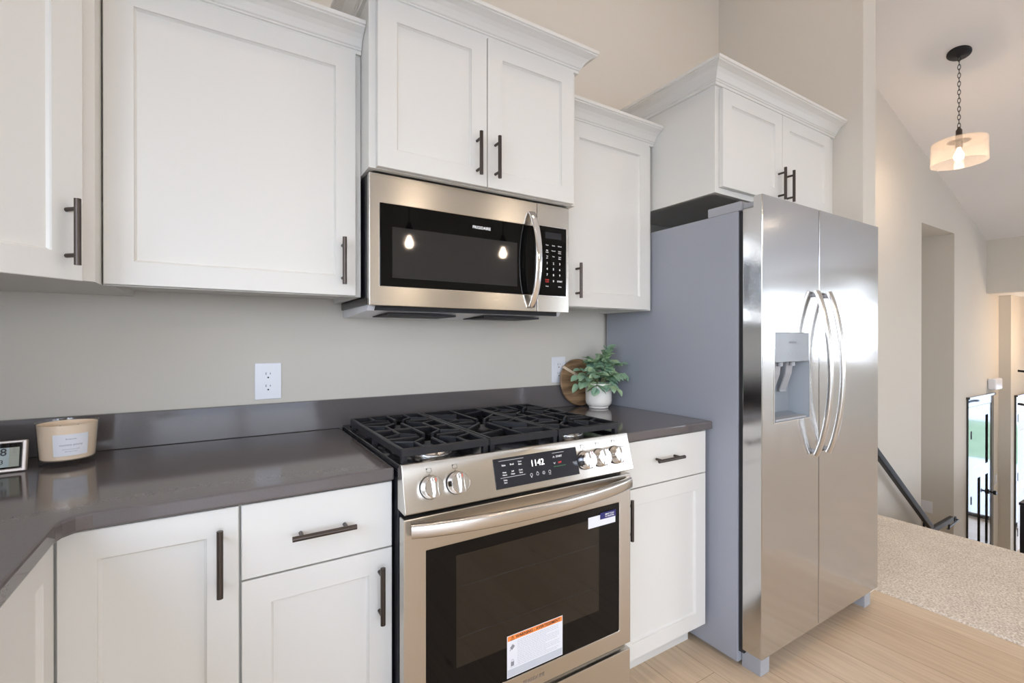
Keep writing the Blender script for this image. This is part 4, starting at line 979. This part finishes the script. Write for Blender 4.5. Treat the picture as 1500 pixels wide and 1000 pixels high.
# handrail
c = root('handrail', (5.2, -0.08, -0.2), 'black wall-mounted handrail descending the stairs', 'railing')
p0, p1 = Vector((4.05, -0.080, 0.705)), Vector((5.80, -0.080, -0.575))
d = (p1 - p0).normalized(); e1 = Vector((0, 1, 0)); e2 = d.cross(e1)
bm = bmesh.new(); fr = Matrix((d, e1, e2)).transposed().to_4x4(); fr.translation = p0
bx(bm, 0, (p1 - p0).length, -0.019, 0.019, -0.028, 0.028, fr); obj('rail', bm, M['black_metal'], c, 0.006)
bm = bmesh.new(); bx(bm, 5.79, 6.36, -0.099, -0.061, -0.628, -0.575); obj('level_rail', bm, M['black_metal'], c, 0.006)
for x_, zz in ((5.62, -0.52), (6.28, -0.66), (4.6, 0.22)):
    bm = bmesh.new()
    if x_ > 5.811: tube(bm, [(x_, -0.08, zz + 0.035), (x_, -0.08, zz - 0.03), (x_ + 0.05, -0.055, zz - 0.05), (6.75, -0.03, zz - 0.05), (6.75, -0.002, zz - 0.05)], 0.008, 8); cyl(bm, (6.75, -0.001, zz - 0.05), (6.75, -0.010, zz - 0.05), 0.03, n=18)
    else: tube(bm, [(x_, -0.08, zz + 0.03), (x_, -0.08, zz - 0.04), (x_, -0.05, zz - 0.06), (x_, -0.002, zz - 0.06)], 0.010, 8); cyl(bm, (x_, -0.001, zz - 0.06), (x_, -0.010, zz - 0.06), 0.03, n=18)
    obj('bracket', bm, M['black_metal'], c, smooth=True)
# newel post
c = root('newel_post', (5.45, -0.80, LZ), 'dark square newel post at the right edge of the photo, past the carpet', 'post')
bm = bmesh.new(); bx(bm, 5.400, 5.520, -0.865, -0.745, -1.27, -0.085); obj('post', bm, M['black_metal'], c, 0.004)
bm = bmesh.new(); bx(bm, 5.395, 5.525, -0.870, -0.740, -0.0845, -0.062); bx(bm, 5.42, 5.50, -0.845, -0.765, -0.062, -0.045); obj('cap', bm, M['black_metal'], c, 0.004)
# wall plate in the recess
c = root('switch_plate', (6.719, 0.225, -0.63), 'cream triple switch plate inside the tall wall recess', 'switch')
F_J = frame((6.7195, 0.0, 0), (0, -1, 0), (0, 0, 1))
box('cover_plate', -0.292, -0.176, -0.700, -0.572, 0, 0.006, M['white_plastic'], c, 0.001, F_J)
for k in range(3): box('switch', -0.277 + 0.033 * k, -0.257 + 0.033 * k, -0.665, -0.607, 0.006, 0.010, M['white_plastic'], c, 0.001, F_J)
# chime box and small switch
c = root('door_chime', (8.02, 0, 0.69), 'small white chime box on the wall above the glossy black door', 'chime')
box('housing', 7.86, 8.135, -0.075, -0.0005, 0.625, 0.765, M['white_plastic'], c, 0.018, segs=4)
c = root('switch_plate', (8.2, 0, -0.5), 'small white switch plate right of the glossy black door', 'switch')
box('cover_plate', 8.155, 8.235, -0.0065, -0.0005, -0.565, -0.445, M['white_plastic'], c, 0.001)
box('switch', 8.180, 8.210, -0.010, -0.0065, -0.535, -0.475, M['white_plastic'], c, 0.001)
# glossy black door
c = bpy.data.objects.new('door_1', None); COL.objects.link(c); c.location = (7.55, 0, LZ); ORG[c.name] = Vector((7.55, 0, LZ)); c['kind'] = 'structure'
F_X = FRONT(-0.0005)
bm = bmesh.new()
bx(bm, 7.115, 7.205, LZ, 0.47, 0, 0.018, F_X); bx(bm, 7.945, 8.035, LZ, 0.47, 0, 0.018, F_X)
bx(bm, 7.115, 8.035, 0.47, 0.56, 0, 0.018, F_X); bx(bm, 7.100, 8.055, 0.56, 0.585, 0, 0.034, F_X)
obj('door_casing', bm, M['gloss_black'], c, 0.002)
def panel_door(name, fr, u0, u1, v0, v1, rects, m, parent, w1=0.012, rec=0.010):
    bm = bmesh.new(); slab_hole(bm, fr, u0, u1, v0, v1, rects, 0.0005, w1)
    for a, b, c_, d_ in rects:
        bx(bm, a, b, c_, d_, 0.0005, w1 - rec, fr); 
    return obj(name, bm, m, parent)
F_Xd = FRONT(-0.0005)
dl = panel_door('door_leaf', F_Xd, 7.208, 7.942, LZ + 0.01, 0.467, [(7.32, 7.83, -0.24, 0.34), (7.32, 7.545, LZ + 0.24, -0.37), (7.605, 7.83, LZ + 0.24, -0.37)], M['gloss_black'], c, 0.014, 0.012)
for zz in (0.15, -0.59): box('hinge', 7.200, 7.222, zz - 0.045, zz + 0.045, 0.014, 0.022, M['black_metal'], dl, 0, F_Xd)
bm = bmesh.new(); lathe(bm, [(0, 0), (0.028, 0), (0.028, 0.006), (0.011, 0.010), (0.011, 0.035), (0.024, 0.042), (0.028, 0.055), (0.022, 0.068), (0, 0.070)], m=FRONT(-0.0145) @ Matrix.Translation((7.865, -0.60, 0)), n=24); obj('door_knob', bm, M['black_metal'], dl, smooth=True)
# white six-panel door
c = bpy.data.objects.new('door_2', None); COL.objects.link(c); c.location = (9.0, -0.107, LZ); ORG[c.name] = Vector((9.0, -0.107, LZ)); c['kind'] = 'structure'
F_Y = FRONT(-0.1075)
bm = bmesh.new(); bx(bm, 8.470, 8.535, LZ, 0.43, 0, 0.018, F_Y); bx(bm, 8.470, 9.42, 0.43, 0.515, 0, 0.018, F_Y); bx(bm, 9.355, 9.42, LZ, 0.43, 0, 0.018, F_Y)
bx(bm, 8.455, 9.435, 0.515, 0.535, 0, 0.034, F_Y)
obj('door_casing', bm, M['gloss_black'], c, 0.002)
rc = []
for a, b in ((8.64, 8.90), (8.99, 9.25)):
    rc += [(a, b, 0.08, 0.32), (a, b, -0.56, 0.0), (a, b, LZ + 0.18, -0.68)]
dl = panel_door('door_leaf', F_Y, 8.538, 9.352, LZ + 0.01, 0.427, rc, M['trim'], c, 0.014, 0.007)
for zz in (0.24, -0.5, -1.2): box('hinge', 8.530, 8.555, zz - 0.05, zz + 0.05, 0.014, 0.020, M['black_metal'], dl, 0, F_Y)
# entry chandelier, only its arm tips reach into the picture
c = root('entry_chandelier', (8.20, -0.52, 0.40), 'black entry light whose arm tips show at the right picture edge', 'lamp')
bm = bmesh.new(); cyl(bm, (8.2, -0.52, 1.785), (8.2, -0.52, 1.765), 0.06); cyl(bm, (8.2, -0.52, 1.77), (8.2, -0.52, 0.44), 0.008); obj('stem', bm, M['black_metal'], c)
for k in range(4):
    a = PI / 2 * k + PI / 2; dv = Vector((math.cos(a), math.sin(a), 0)); o_ = Vector((8.2, -0.52, 0))
    bm = bmesh.new()
    for zz in (0.85, 0.45): sweep(bm, [o_ + Vector((0, 0, zz - 0.04)), o_ + dv * 0.18 + Vector((0, 0, zz - 0.05)), o_ + dv * 0.28 + Vector((0, 0, zz)), o_ + dv * 0.33 + Vector((0, 0, zz + 0.005))], [(-0.012, -0.012), (0.012, -0.012), (0.012, 0.012), (-0.012, 0.012)], dv.cross(Vector((0, 0, 1))))
    obj('arm', bm, M['black_metal'], c)

# ================================================================== LAMPS BEHIND THE CAMERA (pendants mirrored in the microwave glass) AND ADDED DOWNLIGHTS
def bell_pendant(x, y, zb, label):
    c = root('bell_pendant_lamp', (x, y, zb), label, 'lamp', 'glass pendants over the island')
    zt = cz(x) if x > 0.9 else cz(0.9)
    bm = bmesh.new(); cyl(bm, (x, y, zb + 0.15), (x, y, zt - 0.01), 0.0035, n=8); cyl(bm, (x, y, zt - 0.035), (x, y, zt - 0.001), 0.055, n=24)
    lathe(bm, [(0, zb + 0.16), (0.010, zb + 0.16), (0.022, zb + 0.13), (0.030, zb + 0.11), (0.030, zb + 0.075), (0.018, zb + 0.07), (0.018, zb + 0.045), (0, zb + 0.045)], (x, y, 0), 24)
    obj('cord_and_socket', bm, M['black_metal'], c, smooth=True)
    bm = bmesh.new(); lathe(bm, [(0.034, zb + 0.09), (0.040, zb + 0.07), (0.066, zb - 0.05), (0.078, zb - 0.085), (0.0765, zb - 0.085), (0.064, zb - 0.05), (0.038, zb + 0.07), (0.032, zb + 0.09)], (x, y, 0), 40, close=True)
    obj('shade', bm, M['clear_shade'], c, smooth=True)
    bm = bmesh.new(); lathe(bm, [(0.012, zb + 0.044), (0.014, zb + 0.03), (0.029, zb - 0.005), (0.029, zb - 0.022), (0.018, zb - 0.042), (0, zb - 0.047)], (x, y, 0), 24); obj('bulb', bm, M['bulb2'], c, smooth=True)
bell_pendant(1.29, -2.64, 2.02, 'left clear glass bell pendant mirrored in the microwave glass')
bell_pendant(2.17, -2.64, 2.02, 'right clear glass bell pendant mirrored in the microwave glass')
FILL_LIGHTS = [(0.15, -1.25), (1.25, -1.25), (2.2, -1.45), (0.3, -3.3), (2.3, -3.6), (5.2, -2.6), (6.6, -3.6)]  # unseen downlights, added to throw warm light on the upper walls
for x, y in FILL_LIGHTS:
    zt = cz(x) if x > 0.9 else cz(0.9) - (0.9 - x) * 0.3257
    c = root('fill_downlight', (x, y, zt), 'added unseen ceiling downlight giving warm fill light', 'lamp', 'added fill downlights in the vaulted ceiling')
    n_ = Vector((-0.3257 if x > 0.9 else 0.3257, 0, -1)).normalized(); Fc = Matrix.Translation((x, y, zt)) @ n_.to_track_quat('Z', 'Y').to_matrix().to_4x4()
    bm = bmesh.new(); lathe(bm, [(0.060, 0.001), (0.085, 0.001), (0.085, 0.004), (0.062, 0.006)], m=Fc, n=32, close=True); obj('trim_ring', bm, M['trim'], c)
    bm = bmesh.new(); lathe(bm, [(0, 0.002), (0.060, 0.002), (0.060, 0.003), (0, 0.003)], m=Fc, n=32); obj('lens', bm, M['lens'], c)
    kelvin_spot('fill_downlight_beam', (x, y, zt - 0.03), 24 if y > -1.5 else 12, WARM)
def pl(name, loc, power, size=0.03):
    l = bpy.data.lights.new(name, 'POINT'); l.energy = power; l.color = WARM; l.shadow_soft_size = size
    o = bpy.data.objects.new(name, l); o.location = loc; COL.objects.link(o)
pl('pendant_glow', (PXp, PYp, 2.50), 7)
pl('entry_glow', (8.3, -0.75, 1.2), 15, 0.1)
